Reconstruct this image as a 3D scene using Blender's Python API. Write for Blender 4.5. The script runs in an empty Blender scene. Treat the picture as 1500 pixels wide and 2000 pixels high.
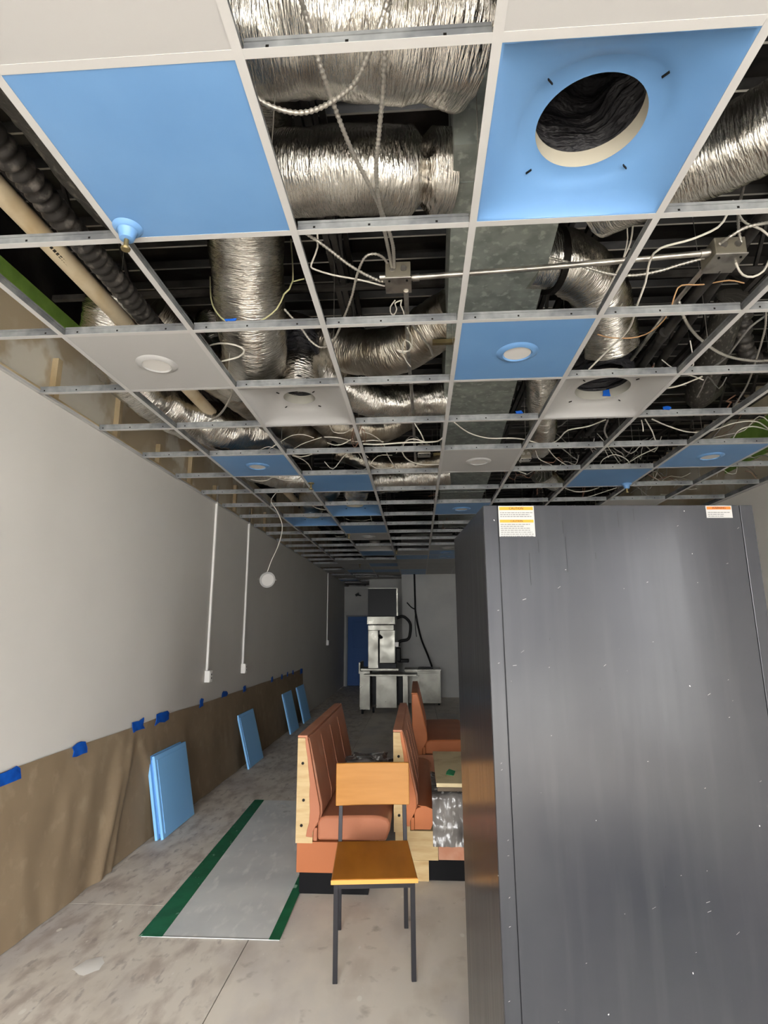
import bpy, bmesh, math, random
from mathutils import Vector, Matrix, noise
random.seed(7)
S = bpy.context.scene
COL = S.collection
R = math.radians

# ------------------------------------------------------------------ camera
EYE = 1.57
YAW, PITCH, ROLL, FPX = -0.0594548, 0.2079647, -0.0047511, 1090.34
fw = Vector((math.sin(YAW), math.cos(YAW), 0)); rt = Vector((math.cos(YAW), -math.sin(YAW), 0)); up = Vector((0, 0, 1))
f2 = math.cos(PITCH) * fw + math.sin(PITCH) * up
u2 = -math.sin(PITCH) * fw + math.cos(PITCH) * up
r3 = math.cos(ROLL) * rt + math.sin(ROLL) * u2
u3 = -math.sin(ROLL) * rt + math.cos(ROLL) * u2
cd = bpy.data.cameras.new('camera'); cam = bpy.data.objects.new('camera', cd); COL.objects.link(cam)
M = Matrix((r3, u3, -f2)).transposed().to_4x4(); M.translation = (0, 0, EYE)
cam.matrix_world = M
cd.sensor_fit = 'HORIZONTAL'; cd.sensor_width = 36.0; cd.lens = 36.0 * FPX / 1500.0
cd.clip_start = 0.05; cd.clip_end = 200
S.camera = cam

# ------------------------------------------------------------------ light: daylight through the storefront behind the camera, plus an added side opening
W = bpy.data.worlds.new('world'); S.world = W; W.use_nodes = True
bg = W.node_tree.nodes['Background']
bg.inputs[0].default_value = (1.0, 0.995, 0.985, 1); bg.inputs[1].default_value = 14.0
pl = bpy.data.lights.new('storefront_portal', 'AREA'); pl.shape = 'RECTANGLE'; pl.size = 5.4; pl.size_y = 2.8
pl.cycles.is_portal = True
po = bpy.data.objects.new('storefront_portal', pl); COL.objects.link(po)
po.location = (0.57, -4.5, 1.4); po.rotation_euler = (R(90), 0, 0)
p2_ = pl.copy(); p2_.size = 2.4; p2_.size_y = 2.2; p2o = bpy.data.objects.new('added_window_portal', p2_); COL.objects.link(p2o)  # portal for the added side opening in the right wall
p2o.location = (3.31, -3.1, 1.5); p2o.rotation_euler = (0, R(90), 0)
sl = bpy.data.lights.new('sun', 'SUN'); sl.energy = 12.0; sl.angle = R(.6); sl.color = (1.0, .97, .92)
so = bpy.data.objects.new('sun', sl); COL.objects.link(so); so.rotation_euler = (R(-28), 0, R(25)); so.location = (0, 6, 12)   # high sun behind the building, on the street only
S.view_settings.view_transform = 'Standard'; S.view_settings.look = 'None'
S.view_settings.exposure = 1.78; S.view_settings.gamma = 1.0; S.view_settings.use_curve_mapping = False

# ------------------------------------------------------------------ materials
MATS = {}
def lin(c):
    return tuple(((x / 255 / 12.92) if x / 255 <= 0.04045 else ((x / 255 + 0.055) / 1.055) ** 2.4) for x in c)
def mat(name, rgb, rough=0.5, metal=0.0, var=None, bump=None, coord='Object', spec=0.18, rvar=None, coat=0.0, alpha=1.0, trans=0.0):
    """var=(rgb2, scale, lo, hi, stretch)  bump=(scale, strength, dist, stretch)  rvar=(lo,hi,scale,stretch)"""
    m = bpy.data.materials.new(name); m.use_nodes = True
    nt = m.node_tree; N = nt.nodes; L = nt.links
    b = N['Principled BSDF']
    b.inputs['Base Color'].default_value = (*lin(rgb), 1)
    b.inputs['Roughness'].default_value = rough; b.inputs['Metallic'].default_value = metal
    b.inputs['Specular IOR Level'].default_value = spec
    b.inputs['Coat Weight'].default_value = coat; b.inputs['Coat Roughness'].default_value = 0.15
    b.inputs['Alpha'].default_value = alpha; b.inputs['Transmission Weight'].default_value = trans
    if coord == 'Position':
        src = N.new('ShaderNodeNewGeometry').outputs['Position']
    else:
        src = N.new('ShaderNodeTexCoord').outputs[coord]
    def nz(scale, stretch, detail=4.0):
        mp = N.new('ShaderNodeMapping'); mp.inputs['Scale'].default_value = stretch
        L.new(src, mp.inputs[0])
        n = N.new('ShaderNodeTexNoise'); n.inputs['Scale'].default_value = scale; n.inputs['Detail'].default_value = detail
        L.new(mp.outputs[0], n.inputs['Vector']); return n
    def ramp(fac, lo, hi):
        r = N.new('ShaderNodeMapRange'); r.inputs[1].default_value = lo; r.inputs[2].default_value = hi
        L.new(fac, r.inputs[0]); return r.outputs[0]
    cur = None
    vs = var if isinstance(var, list) else ([var] if var else [])
    for v in vs:
        n = nz(v[1], v[4] if len(v) > 4 else (1, 1, 1))
        mx = N.new('ShaderNodeMix'); mx.data_type = 'RGBA'
        L.new(ramp(n.outputs['Fac'], v[2], v[3]), mx.inputs[0])
        if cur is None: mx.inputs[6].default_value = (*lin(rgb), 1)
        else: L.new(cur, mx.inputs[6])
        mx.inputs[7].default_value = (*lin(v[0]), 1)
        cur = mx.outputs[2]
    if cur is not None: L.new(cur, b.inputs['Base Color'])
    if rvar:
        n = nz(rvar[2], rvar[3] if len(rvar) > 3 else (1, 1, 1))
        r = N.new('ShaderNodeMapRange'); r.inputs[1].default_value = 0.3; r.inputs[2].default_value = 0.7
        r.inputs[3].default_value = rvar[0]; r.inputs[4].default_value = rvar[1]
        L.new(n.outputs['Fac'], r.inputs[0]); L.new(r.outputs[0], b.inputs['Roughness'])
    bs = bump if isinstance(bump, list) else ([bump] if bump else [])
    prev = None
    for q in bs:
        n = nz(q[0], q[3] if len(q) > 3 else (1, 1, 1), q[4] if len(q) > 4 else 4.0)
        bp = N.new('ShaderNodeBump'); bp.inputs['Strength'].default_value = q[1]; bp.inputs['Distance'].default_value = q[2]
        L.new(n.outputs['Fac'], bp.inputs['Height'])
        if prev is not None: L.new(prev, bp.inputs['Normal'])
        prev = bp.outputs[0]
    if prev is not None: L.new(prev, b.inputs['Normal'])
    MATS[name] = m
    return m

mat('grid_white', (180, 179, 177), 0.45)
mat('grid_steel', (140, 142, 142), 0.6, 0.35, var=((108, 110, 112), 8, .4, .6))
mat('panel_white', (168, 167, 165), 0.5, bump=(60, .03, .002))
mat('panel_blue', (102, 143, 188), 0.38, var=((97, 138, 184), 3, .4, .65), spec=.4)
mat('board_blue', (136, 198, 252), 0.42, spec=.35)
mat('panel_back', (150, 148, 140), 0.7)
mat('lens', (204, 202, 198), 0.35)
mat('wall_paint', (198, 195, 189), 0.6, var=((192, 189, 183), 1.2, .35, .7), coord='Position', bump=(90, .04, .002))
mat('wall_back', (172, 172, 169), 0.65, var=((160, 160, 158), 1.5, .4, .7), coord='Position')
mat('drywall', (214, 204, 182), 0.85, var=[((194, 178, 150), 1.3, .45, .55), ((226, 220, 206), 2.1, .56, .62)], coord='Position')
mat('green_paint', (134, 172, 82), 0.6, var=((114, 150, 68), 6, .4, .7), coord='Position')
mat('deck_edge', (150, 148, 142), .3, .9)
mat('jbox', (124, 119, 106), .45, .4)
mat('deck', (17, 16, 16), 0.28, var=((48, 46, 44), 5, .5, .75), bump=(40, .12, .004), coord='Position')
mat('joist', (62, 60, 58), 0.45, .2, var=((34, 32, 31), 9, .4, .65), coord='Position', bump=(60, .2, .004))
mat('foil', (218, 215, 208), 0.22, 1.0, var=((184, 178, 168), 3.0, .45, .7, (2, 1.5, 1)), coord='UV',
    bump=[(5.0, .4, .016, (9, 1.6, 1), 3.0), (7.0, .8, .012, (20, 2.6, 1), 4.0)])
mat('foil_dull', (188, 182, 170), 0.3, 1.0, var=((142, 130, 112), 3.0, .4, .65, (2, 1.5, 1)), coord='UV',
    bump=[(5.0, .45, .018, (8, 1.4, 1), 3.0), (7.0, .7, .012, (18, 2.6, 1), 4.0)])
mat('dark_wrap', (62, 60, 56), 0.5, .3, var=((120, 116, 108), 30, .55, .72, (1, 1, 1)), coord='UV', bump=(30, .4, .01, (1, 2, 1)))
mat('black_liner', (42, 42, 45), 0.34, 0.0, coord='UV', bump=[(5, .9, .03, (9, 2.5, 1), 3.0), (9, .7, .012, (12, 2, 1), 3.0)])
mat('black_flex', (52, 50, 48), 0.42, .2, var=((104, 99, 94), 20, .55, .7), coord='Object')
mat('galv', (146, 152, 146), 0.45, .25, var=[((126, 132, 127), 9, .42, .6), ((164, 168, 162), 24, .55, .65)], coord='Object', rvar=(.34, .55, 10))
mat('collar', (172, 166, 150), 0.6)
mat('emt', (176, 172, 164), 0.32, .85, var=((140, 136, 130), 12, .45, .65))
mat('pvc', (204, 189, 160), 0.45, var=((180, 158, 122), 4, .5, .72))
mat('bx', (178, 174, 166), 0.38, .7)
mat('cable_white', (206, 202, 192), 0.45)
mat('cable_dark', (112, 110, 106), 0.5)
mat('cable_orange', (184, 146, 108), 0.5)
mat('cable_copper', (150, 112, 92), 0.5)
mat('strap', (196, 194, 150), 0.5)
mat('tape_blue', (18, 84, 178), 0.55, var=((12, 66, 150), 14, .4, .65))
mat('paper', (136, 119, 96), 0.75, var=[((127, 110, 88), 2.2, .35, .7), ((146, 130, 107), 9, .55, .75)], coord='Position', bump=(26, .12, .006))
mat('tape_green', (36, 108, 74), 0.42, var=[((30, 92, 62), 8, .4, .6), ((150, 186, 166), 22, .66, .72, (1, .5, 1))], coord='Position')
mat('sheet', (212, 214, 213), 0.35, .0, var=[((192, 195, 196), 2.2, .35, .62), ((224, 225, 223), 5.5, .55, .72, (3, 1, 1))], coord='Position', spec=.3, rvar=(.25, .5, 3))
mat('raw_wood', (196, 172, 130), 0.65, var=((180, 152, 108), 6, .4, .7, (1, 1, 6)))
mat('vinyl', (172, 112, 84), 0.38, var=((160, 102, 76), 2.5, .35, .7), bump=(120, .06, .002))
mat('vinyl_dusty', (188, 130, 102), 0.42, var=[((174, 118, 92), 3, .35, .65), ((196, 150, 126), 5, .55, .75)], bump=(90, .06, .002))
mat('vinyl_orange', (186, 114, 74), 0.42, var=((172, 102, 64), 3, .35, .7))
mat('laminate', (168, 102, 66), 0.4)
mat('toe_black', (14, 14, 16), 0.6, var=((36, 36, 38), 12, .62, .75), spec=.12)
mat('bolt', (28, 26, 24), 0.5, .5)
mat('chair_wood', (178, 124, 60), 0.45, var=((166, 113, 50), 3, .35, .7, (1, 8, 8)))
mat('seat_wood', (176, 112, 40), 0.35, var=((152, 92, 28), 2.4, .35, .68, (3, 1, 1)))
mat('seat_edge', (216, 154, 80), 0.4)
mat('black_steel', (44, 43, 46), 0.42, .3)
mat('stainless', (118, 117, 110), 0.4, .8, var=((100, 99, 92), 4, .4, .7), rvar=(.25, .45, 5))
mat('machine_black', (18, 20, 23), 0.4, spec=.12)
mat('rubber', (14, 14, 15), 0.55, spec=.2)
mat('door_blue', (48, 84, 140), 0.5)
mat('door_frame', (120, 124, 130), 0.5)
mat('plastic_wrap', (120, 116, 112), 0.22, 0.0, var=[((74, 70, 68), 6, .4, .6, (1, 1, .5)), ((196, 194, 190), 9, .58, .66, (2.2, 2, .7))], bump=[(12, .5, .012, (1, 1, .5)), (34, .3, .004)], spec=.35)  # pale streaks put the film's glints into its colour
mat('board', (206, 190, 152), 0.5, var=((180, 160, 122), 5, .45, .65))
mat('board_edge', (96, 84, 70), 0.5)
mat('tape_mint', (60, 150, 100), 0.5)
mat('plaster', (214, 211, 205), .7)
mat('sticker', (150, 149, 146), 0.5)
mat('sticker_yellow', (166, 124, 34), 0.5)
mat('sticker_orange', (166, 94, 38), 0.5)
mat('ink', (44, 40, 36), 0.6)
mat('ink_soft', (96, 96, 96), 0.6)
mat('brass', (132, 118, 84), 0.4, .8)
mat('wood_block', (206, 188, 154), 0.7, var=((186, 164, 126), 5, .4, .7), coord='Position')
mat('brick_out', (96, 97, 102), 0.8, coord='Position')
mat('concrete_out', (140, 139, 137), 0.8, coord='Position')
mat('alu', (120, 122, 124), 0.4, .7)
mat('plug_white', (230, 228, 224), 0.4)

def floor_material():
    m = bpy.data.materials.new('floor_board'); m.use_nodes = True
    nt = m.node_tree; N = nt.nodes; L = nt.links; b = N['Principled BSDF']
    pos = N.new('ShaderNodeNewGeometry').outputs['Position']
    def nz(scale, st=(1, 1, 1), det=5.0):
        mp = N.new('ShaderNodeMapping'); mp.inputs['Scale'].default_value = st; L.new(pos, mp.inputs[0])
        n = N.new('ShaderNodeTexNoise'); n.inputs['Scale'].default_value = scale; n.inputs['Detail'].default_value = det
        L.new(mp.outputs[0], n.inputs['Vector']); return n.outputs['Fac']
    def rng(x, lo, hi):
        r = N.new('ShaderNodeMapRange'); r.inputs[1].default_value = lo; r.inputs[2].default_value = hi; L.new(x, r.inputs[0]); return r.outputs[0]
    def mix(a, col, fac):
        x = N.new('ShaderNodeMix'); x.data_type = 'RGBA'; L.new(fac, x.inputs[0])
        if isinstance(a, tuple): x.inputs[6].default_value = (*lin(a), 1)
        else: L.new(a, x.inputs[6])
        x.inputs[7].default_value = (*lin(col), 1); return x.outputs[2]
    def mul(x, k):
        q = N.new('ShaderNodeMath'); q.operation = 'MULTIPLY'; q.inputs[1].default_value = k; L.new(x, q.inputs[0]); return q.outputs[0]
    def mulx(x, y):
        q = N.new('ShaderNodeMath'); q.operation = 'MULTIPLY'; L.new(x, q.inputs[0]); L.new(y, q.inputs[1]); return q.outputs[0]
    c = mix((214, 207, 196), (202, 194, 182), rng(nz(1.1), .35, .68))
    c = mix(c, (176, 165, 152), mul(rng(nz(3.4, (1.4, .8, 1)), .5, .72), .6))
    c = mix(c, (172, 168, 170), mul(rng(nz(2.1, (1, .5, 1)), .5, .7), .6))
    # scuffed, grubby patch on the left half of the floor
    sep = N.new('ShaderNodeSeparateXYZ'); L.new(pos, sep.inputs[0])
    left = rng(sep.outputs[0], -0.85, -1.05)
    c = mix(c, (162, 149, 139), mul(mulx(left, rng(nz(6.5, (1.6, .7, 1), 7), .48, .66)), .75))
    c = mix(c, (146, 136, 131), mul(mulx(left, rng(nz(17, (1.5, .5, 1), 5), .58, .68)), .6))
    c = mix(c, (118, 108, 96), mul(rng(nz(9), .62, .75), .5))
    # paint flecks
    v = N.new('ShaderNodeTexVoronoi'); v.inputs['Scale'].default_value = 5.5
    mp = N.new('ShaderNodeMapping'); mp.inputs['Scale'].default_value = (1, .6, 1); L.new(pos, mp.inputs[0]); L.new(mp.outputs[0], v.inputs['Vector'])
    c = mix(c, (224, 220, 210), mul(rng(v.outputs['Distance'], .075, .05), .8))
    c = mix(c, (216, 212, 204), mul(rng(nz(26, (1, .5, 1), 3), .70, .74), .8))
    L.new(c, b.inputs['Base Color']); b.inputs['Roughness'].default_value = 0.6; b.inputs['Specular IOR Level'].default_value = .25
    bp = N.new('ShaderNodeBump'); bp.inputs['Strength'].default_value = .12; bp.inputs['Distance'].default_value = .004
    L.new(nz(30), bp.inputs['Height']); L.new(bp.outputs[0], b.inputs['Normal'])
    MATS['floor_board'] = m
floor_material()
mat('floor_joint', (84, 76, 66), 0.9)

def fridge_material():
    m = bpy.data.materials.new('cabinet_paint'); m.use_nodes = True
    nt = m.node_tree; N = nt.nodes; L = nt.links; b = N['Principled BSDF']
    pos = N.new('ShaderNodeTexCoord').outputs['Object']
    def nz(scale, st=(1, 1, 1), det=4.0):
        mp = N.new('ShaderNodeMapping'); mp.inputs['Scale'].default_value = st; L.new(pos, mp.inputs[0])
        n = N.new('ShaderNodeTexNoise'); n.inputs['Scale'].default_value = scale; n.inputs['Detail'].default_value = det
        L.new(mp.outputs[0], n.inputs['Vector']); return n.outputs['Fac']
    def rng(x, lo, hi, a=0.0, z=1.0):
        r = N.new('ShaderNodeMapRange'); r.inputs[1].default_value = lo; r.inputs[2].default_value = hi
        r.inputs[3].default_value = a; r.inputs[4].default_value = z; L.new(x, r.inputs[0]); return r.outputs[0]
    def mix(a, col, fac):
        x = N.new('ShaderNodeMix'); x.data_type = 'RGBA'; L.new(fac, x.inputs[0])
        if isinstance(a, tuple): x.inputs[6].default_value = (*lin(a), 1)
        else: L.new(a, x.inputs[6])
        x.inputs[7].default_value = (*lin(col), 1); return x.outputs[2]
    c = mix((46, 47, 50), (42, 43, 47), rng(nz(3), .4, .65))
    c = mix(c, (52, 53, 55), rng(nz(4, (5, 5, .4)), .5, .85))
    c = mix(c, (205, 204, 200), rng(nz(80, (1, 1, .7), 2), .79, .80))
    c = mix(c, (34, 34, 36), rng(nz(60, (2, 2, .35), 2), .80, .82))
    L.new(c, b.inputs['Base Color'])
    b.inputs['Metallic'].default_value = 0; b.inputs['Specular IOR Level'].default_value = .28
    L.new(rng(nz(4, (10, 10, .4)), .3, .7, .19, .25), b.inputs['Roughness'])
    bp = N.new('ShaderNodeBump'); bp.inputs['Strength'].default_value = .03; bp.inputs['Distance'].default_value = .002
    L.new(nz(18, (5, 5, .3)), bp.inputs['Height']); L.new(bp.outputs[0], b.inputs['Normal'])
    MATS['cabinet_paint'] = m
fridge_material()

# ------------------------------------------------------------------ mesh helpers
def world_loc(o):
    v = Vector((0, 0, 0))
    while o is not None: v += o.location; o = o.parent
    return v
class MB:
    def __init__(s): s.v = []; s.f = []; s.m = []; s.uv = {}
    def add(s, vs, fs, mi=0):
        o = len(s.v); s.v += [tuple(x) for x in vs]
        for f in fs: s.f.append(tuple(i + o for i in f)); s.m.append(mi)
        return o
    def box(s, x0, x1, y0, y1, z0, z1, mi=0):
        s.add([(x0, y0, z0), (x1, y0, z0), (x1, y1, z0), (x0, y1, z0), (x0, y0, z1), (x1, y0, z1), (x1, y1, z1), (x0, y1, z1)],
              [(0, 3, 2, 1), (4, 5, 6, 7), (0, 1, 5, 4), (1, 2, 6, 5), (2, 3, 7, 6), (3, 0, 4, 7)], mi); return s
    def bar(s, p, q, w, h, mi=0, upv=(0, 0, 1)):
        p = Vector(p); q = Vector(q); d = (q - p).normalized(); u = Vector(upv)
        a = d.cross(u)
        if a.length < 1e-4: a = d.cross(Vector((1, 0, 0)))
        a.normalize(); u = a.cross(d).normalized()
        vs = []
        for e in (p, q):
            for (i, j) in ((-1, -1), (1, -1), (1, 1), (-1, 1)): vs.append(e + a * (i * w / 2) + u * (j * h / 2))
        s.add(vs, [(0, 1, 2, 3), (7, 6, 5, 4), (0, 4, 5, 1), (1, 5, 6, 2), (2, 6, 7, 3), (3, 7, 4, 0)], mi); return s
    def prism(s, poly, y0, y1, mi=0, axis='y'):
        n = len(poly)
        def P(a, b, c): return {'y': (a, c, b), 'x': (c, a, b), 'z': (a, b, c)}[axis]
        vs = [P(a, b, y0) for a, b in poly] + [P(a, b, y1) for a, b in poly]
        fs = [tuple(range(n)), tuple(range(2 * n - 1, n - 1, -1))] + [(i, i + n, (i + 1) % n + n, (i + 1) % n) for i in range(n)]
        s.add(vs, fs, mi); return s
    def tube(s, pts, r, seg=10, mi=0, cap=True, uv=False):
        pts = [Vector(p) for p in pts]; n = len(pts)
        T = [(pts[min(i + 1, n - 1)] - pts[max(i - 1, 0)]).normalized() for i in range(n)]
        ref = Vector((0, 0, 1)) if abs(T[0].z) < .9 else Vector((1, 0, 0))
        A = (ref - T[0] * ref.dot(T[0])).normalized()
        cols = seg + 1 if uv else seg
        o = len(s.v); L = 0
        for i in range(n):
            if i: A = (A - T[i] * A.dot(T[i])).normalized(); L += (pts[i] - pts[i - 1]).length
            B = T[i].cross(A)
            for k in range(cols):
                a = 2 * math.pi * (k % seg) / seg
                rr = r(L, a) if callable(r) else (r[i] if isinstance(r, (list, tuple)) else r)
                s.v.append(tuple(pts[i] + (A * math.cos(a) + B * math.sin(a)) * rr))
                if uv: s.uv[len(s.v) - 1] = (L, k / seg)
        for i in range(n - 1):
            for k in range(seg):
                k2 = k + 1 if uv else (k + 1) % seg
                s.f.append((o + i * cols + k, o + i * cols + k2, o + (i + 1) * cols + k2, o + (i + 1) * cols + k)); s.m.append(mi)
        if cap:
            if cap != 'end': s.f.append(tuple(o + k for k in range(seg))[::-1]); s.m.append(mi)
            e = o + (n - 1) * cols; s.f.append(tuple(e + k for k in range(seg))); s.m.append(mi)
        return s
    def lathe(s, prof, c=(0, 0, 0), seg=32, mi=0):
        o = len(s.v); n = len(prof)
        for r, z in prof:
            for k in range(seg):
                a = 2 * math.pi * k / seg; s.v.append((c[0] + r * math.cos(a), c[1] + r * math.sin(a), c[2] + z))
        for i in range(n - 1):
            for k in range(seg):
                k2 = (k + 1) % seg
                s.f.append((o + i * seg + k, o + i * seg + k2, o + (i + 1) * seg + k2, o + (i + 1) * seg + k)); s.m.append(mi)
        return s
    def mesh(s, name, mats, smooth=None, off=(0, 0, 0)):
        me = bpy.data.meshes.new(name)
        me.from_pydata([(x - off[0], y - off[1], z - off[2]) for x, y, z in s.v], [], s.f)
        for k in (mats if isinstance(mats, (list, tuple)) else [mats]): me.materials.append(MATS[k])
        me.polygons.foreach_set('material_index', s.m)
        if s.uv:
            ul = me.uv_layers.new(name='UVMap')
            for lp in me.loops: ul.data[lp.index].uv = s.uv.get(lp.vertex_index, (0, 0))
        if smooth:
            me.polygons.foreach_set('use_smooth', [True] * len(me.polygons)); me.set_sharp_from_angle(angle=R(smooth))
        me.update(); return me
    def build(s, name, mats, parent=None, smooth=None, bevel=0, local=False, recalc=False):
        """world-coordinate vertices; origin at the parent or, top-level, at the base centre"""
        if parent is not None: off = (0, 0, 0) if local else tuple(world_loc(parent))
        else:
            xs = [p[0] for p in s.v]; ys = [p[1] for p in s.v]; zs = [p[2] for p in s.v]
            off = ((min(xs) + max(xs)) / 2, (min(ys) + max(ys)) / 2, min(zs))
        me = s.mesh(name, mats, smooth, off)
        if recalc:
            bm = bmesh.new(); bm.from_mesh(me); bmesh.ops.recalc_face_normals(bm, faces=bm.faces); bm.to_mesh(me); bm.free()
        o = bpy.data.objects.new(name, me); COL.objects.link(o)
        if parent is not None:
            o.parent = parent
            # grandparent chains: parents sit at their own location, so local coordinates are enough
        else: o.location = off
        if bevel:
            md = o.modifiers.new('bevel', 'BEVEL'); md.width = bevel; md.segments = 2; md.limit_method = 'ANGLE'; md.angle_limit = R(40)
        return o
def tag(o, label=None, cat=None, group=None, kind=None):
    if label: o['label'] = label
    if cat: o['category'] = cat
    if group: o['group'] = group
    if kind: o['kind'] = kind
    return o
def empty(name, loc, label=None, cat=None, group=None, kind=None, rz=0):
    o = bpy.data.objects.new(name, None); COL.objects.link(o); o.empty_display_size = .1
    o.location = loc; o.rotation_euler = (0, 0, rz)
    return tag(o, label, cat, group, kind)
def link(name, me, loc, parent=None, rz=0):
    o = bpy.data.objects.new(name, me); COL.objects.link(o)
    if parent is not None: o.parent = parent; loc = Vector(loc) - world_loc(parent)
    o.location = loc; o.rotation_euler = (0, 0, rz); return o
def copy_tree(o, parent=None):
    c = o.copy(); COL.objects.link(c)
    if parent is not None: c.parent = parent
    for ch in list(o.children): copy_tree(ch, c)
    return c
def smooth_path(pts, step=.02):
    P = [Vector(p) for p in pts]; P = [2 * P[0] - P[1]] + P + [2 * P[-1] - P[-2]]
    out = []
    for i in range(1, len(P) - 2):
        a, b, c, d = P[i - 1:i + 3]; n = max(2, int((c - b).length / step))
        for k in range(n):
            t = k / n
            out.append(.5 * ((2 * b) + (c - a) * t + (2 * a - 5 * b + 4 * c - d) * t * t + (3 * b - a - 3 * c + d) * t ** 3))
    out.append(P[-2]); return out

# ================================================================== the room
CE = 2.909                      # face of the ceiling grid
G = 0.61; GX = -0.404; GY = 1.0513
XL, XR, YF = -2.16, 3.30, -4.5
YB = 17.45; DECK = 3.95
def gx(i): return GX + i * G
def gy(j): return GY + j * G

# floor: joint-coloured bed with loose boards on it
fl = MB().box(XL - .1, XR + .1, YF - .1, YB + .1, -.12, -.006).build('floor', 'floor_joint'); tag(fl, kind='structure')
xs = [-2.16, -.907, .313, 1.533, 2.753, 3.30]
board_meshes = {}
for i in range(len(xs) - 1):
    y = YF + (0 if i % 2 else -1.2) ; y0s = -1.6
    off = [1.14, -.55, .62, -1.1, .3][i]
    ys = [YF] + [v for v in [off + k * 2.44 for k in range(-4, 9)] if YF + .2 < v < YB - .2] + [YB]
    for j in range(len(ys) - 1):
        w, l = xs[i + 1] - xs[i] - .005, ys[j + 1] - ys[j] - .004
        key = (round(w, 3), round(l, 3))
        if key not in board_meshes:
            board_meshes[key] = MB().box(-w / 2, w / 2, -l / 2, l / 2, -.006, 0).mesh('floor_board', 'floor_board')
        link('floor_board', board_meshes[key], ((xs[i] + xs[i + 1]) / 2, (ys[j] + ys[j + 1]) / 2, 0), fl)

# left wall: painted lower wall, set-back drywall above the ceiling
wl = MB().box(XL - .14, XL, YF, YB, 0, CE + .03).build('wall_left', 'wall_paint'); tag(wl, kind='structure')
up_ = MB().box(XL - .24, XL - .14, YF, YB, CE - .1, DECK).build('upper_drywall', 'drywall', wl); up_['label'] = 'bare patchy drywall above the ceiling'
MB().box(XL - .14, XL - .128, YF, 4.2, 3.50, 3.62).build('green_stripe', 'green_paint', wl)
MB().box(XL - .14, XL - .05, YF, YB, CE + .03, CE + .075).build('wall_plate', 'wood_block', wl)
for y in [2.5, 3.15, 3.9, 4.6, 5.3, 6.0, 6.7, 7.4, 8.1]:
    MB().box(XL - .14, XL - .10, y, y + .045, CE + .075, 3.28 + .1 * math.sin(y * 5)).build('stud', 'wood_block', wl)
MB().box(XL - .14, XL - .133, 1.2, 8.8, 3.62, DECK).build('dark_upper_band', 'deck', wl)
wr = MB().box(XR, XR + .14, -2.0, YB, 0, CE + .03).box(XR, XR + .14, YF, -2.0, 0, .35).box(XR, XR + .14, YF, -2.0, 2.7, CE + .03).box(XR, XR + .14, YF, -4.2, .35, 2.7).build('wall_right', 'wall_paint'); tag(wr, kind='structure')
MB().box(XR + .14, XR + .24, YF, YB, CE - .1, DECK).build('upper_drywall', 'drywall', wr)
MB().box(XR + .128, XR + .14, 3.2, 6.2, 3.25, 3.6).build('green_stripe', 'green_paint', wr)
MB().box(XR + .05, XR + .14, YF, YB, CE + .03, CE + .075).build('wall_plate', 'wood_block', wr)
# back wall in three steps
wb = empty('wall_back', (0.5, 14, 0), kind='structure')
MB().box(-.262, XR, 13.87, 14.02, 0, DECK).build('wall_panel', 'wall_back', wb)
MB().box(-1.18, -.26, 15.05, 15.2, 0, DECK).build('wall_panel', 'wall_back', wb)
MB().box(-.40, -.262, 13.87, 15.05, 0, DECK).build('wall_return', 'wall_back', wb)
MB().box(-1.3, -1.18, 15.05, YB, 0, DECK).build('wall_return', 'wall_back', wb)
MB().box(XL, -1.2, 16.5, 16.62, 1.985, 2.82).build('wall_panel', 'wall_back', wb)
MB().box(XL, -2.10, 16.5, 16.62, 0, 1.985).build('wall_panel', 'wall_back', wb)
MB().box(XL - .3, XR + .3, YB, YB + .1, 0, DECK + .06).build('wall_panel', 'wall_back', wb)
d1 = MB().box(-2.055, -1.22, 16.53, 16.575, .012, 1.95).build('door_1', 'door_blue', bevel=.003); tag(d1, kind='structure')
MB().box(-2.10, -2.055, 16.47, 16.6, 0, 1.985).build('door_frame', 'door_frame', d1)
MB().box(-2.10, -1.2, 16.47, 16.6, 1.95, 1.99).build('door_frame', 'door_frame', d1)
MB().box(-1.9, -1.38, 16.522, 16.532, 1.05, 1.8).build('door_panel', 'door_blue', d1, bevel=.004)
MB().box(-1.9, -1.38, 16.522, 16.532, .2, .9).build('door_panel', 'door_blue', d1, bevel=.004)
MB().tube([(-1.32, 16.53, 1.0), (-1.32, 16.47, 1.0), (-1.42, 16.47, 1.0)], .011, 8).build('door_handle', 'emt', d1, smooth=40)
# storefront behind the camera
wf = MB().box(XL - .3, XR + .3, YF - .12, YF, 2.75, DECK + .06).build('wall_front', 'wall_paint'); tag(wf, kind='structure')
MB().box(XL - .1, XL + .12, YF - .12, YF, 0, 2.75).build('wall_pier', 'wall_paint', wf)
MB().box(XR - .12, XR + .1, YF - .12, YF, 0, 2.75).build('wall_pier', 'wall_paint', wf)
w1 = MB().box(XL + .12, XR - .12, YF - .09, YF - .03, 2.69, 2.75).build('window_1', 'alu'); tag(w1, kind='structure')
for x in (-2.04, -1.02, .12, 1.32, 2.3, 3.12):
    MB().box(x, x + .055, YF - .09, YF - .03, .0, 2.69).build('window_mullion', 'alu', w1)
og = MB().box(-18, 19, -20, YF - .12, -.25, -.1).build('ground', 'concrete_out'); tag(og, kind='structure')

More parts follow.
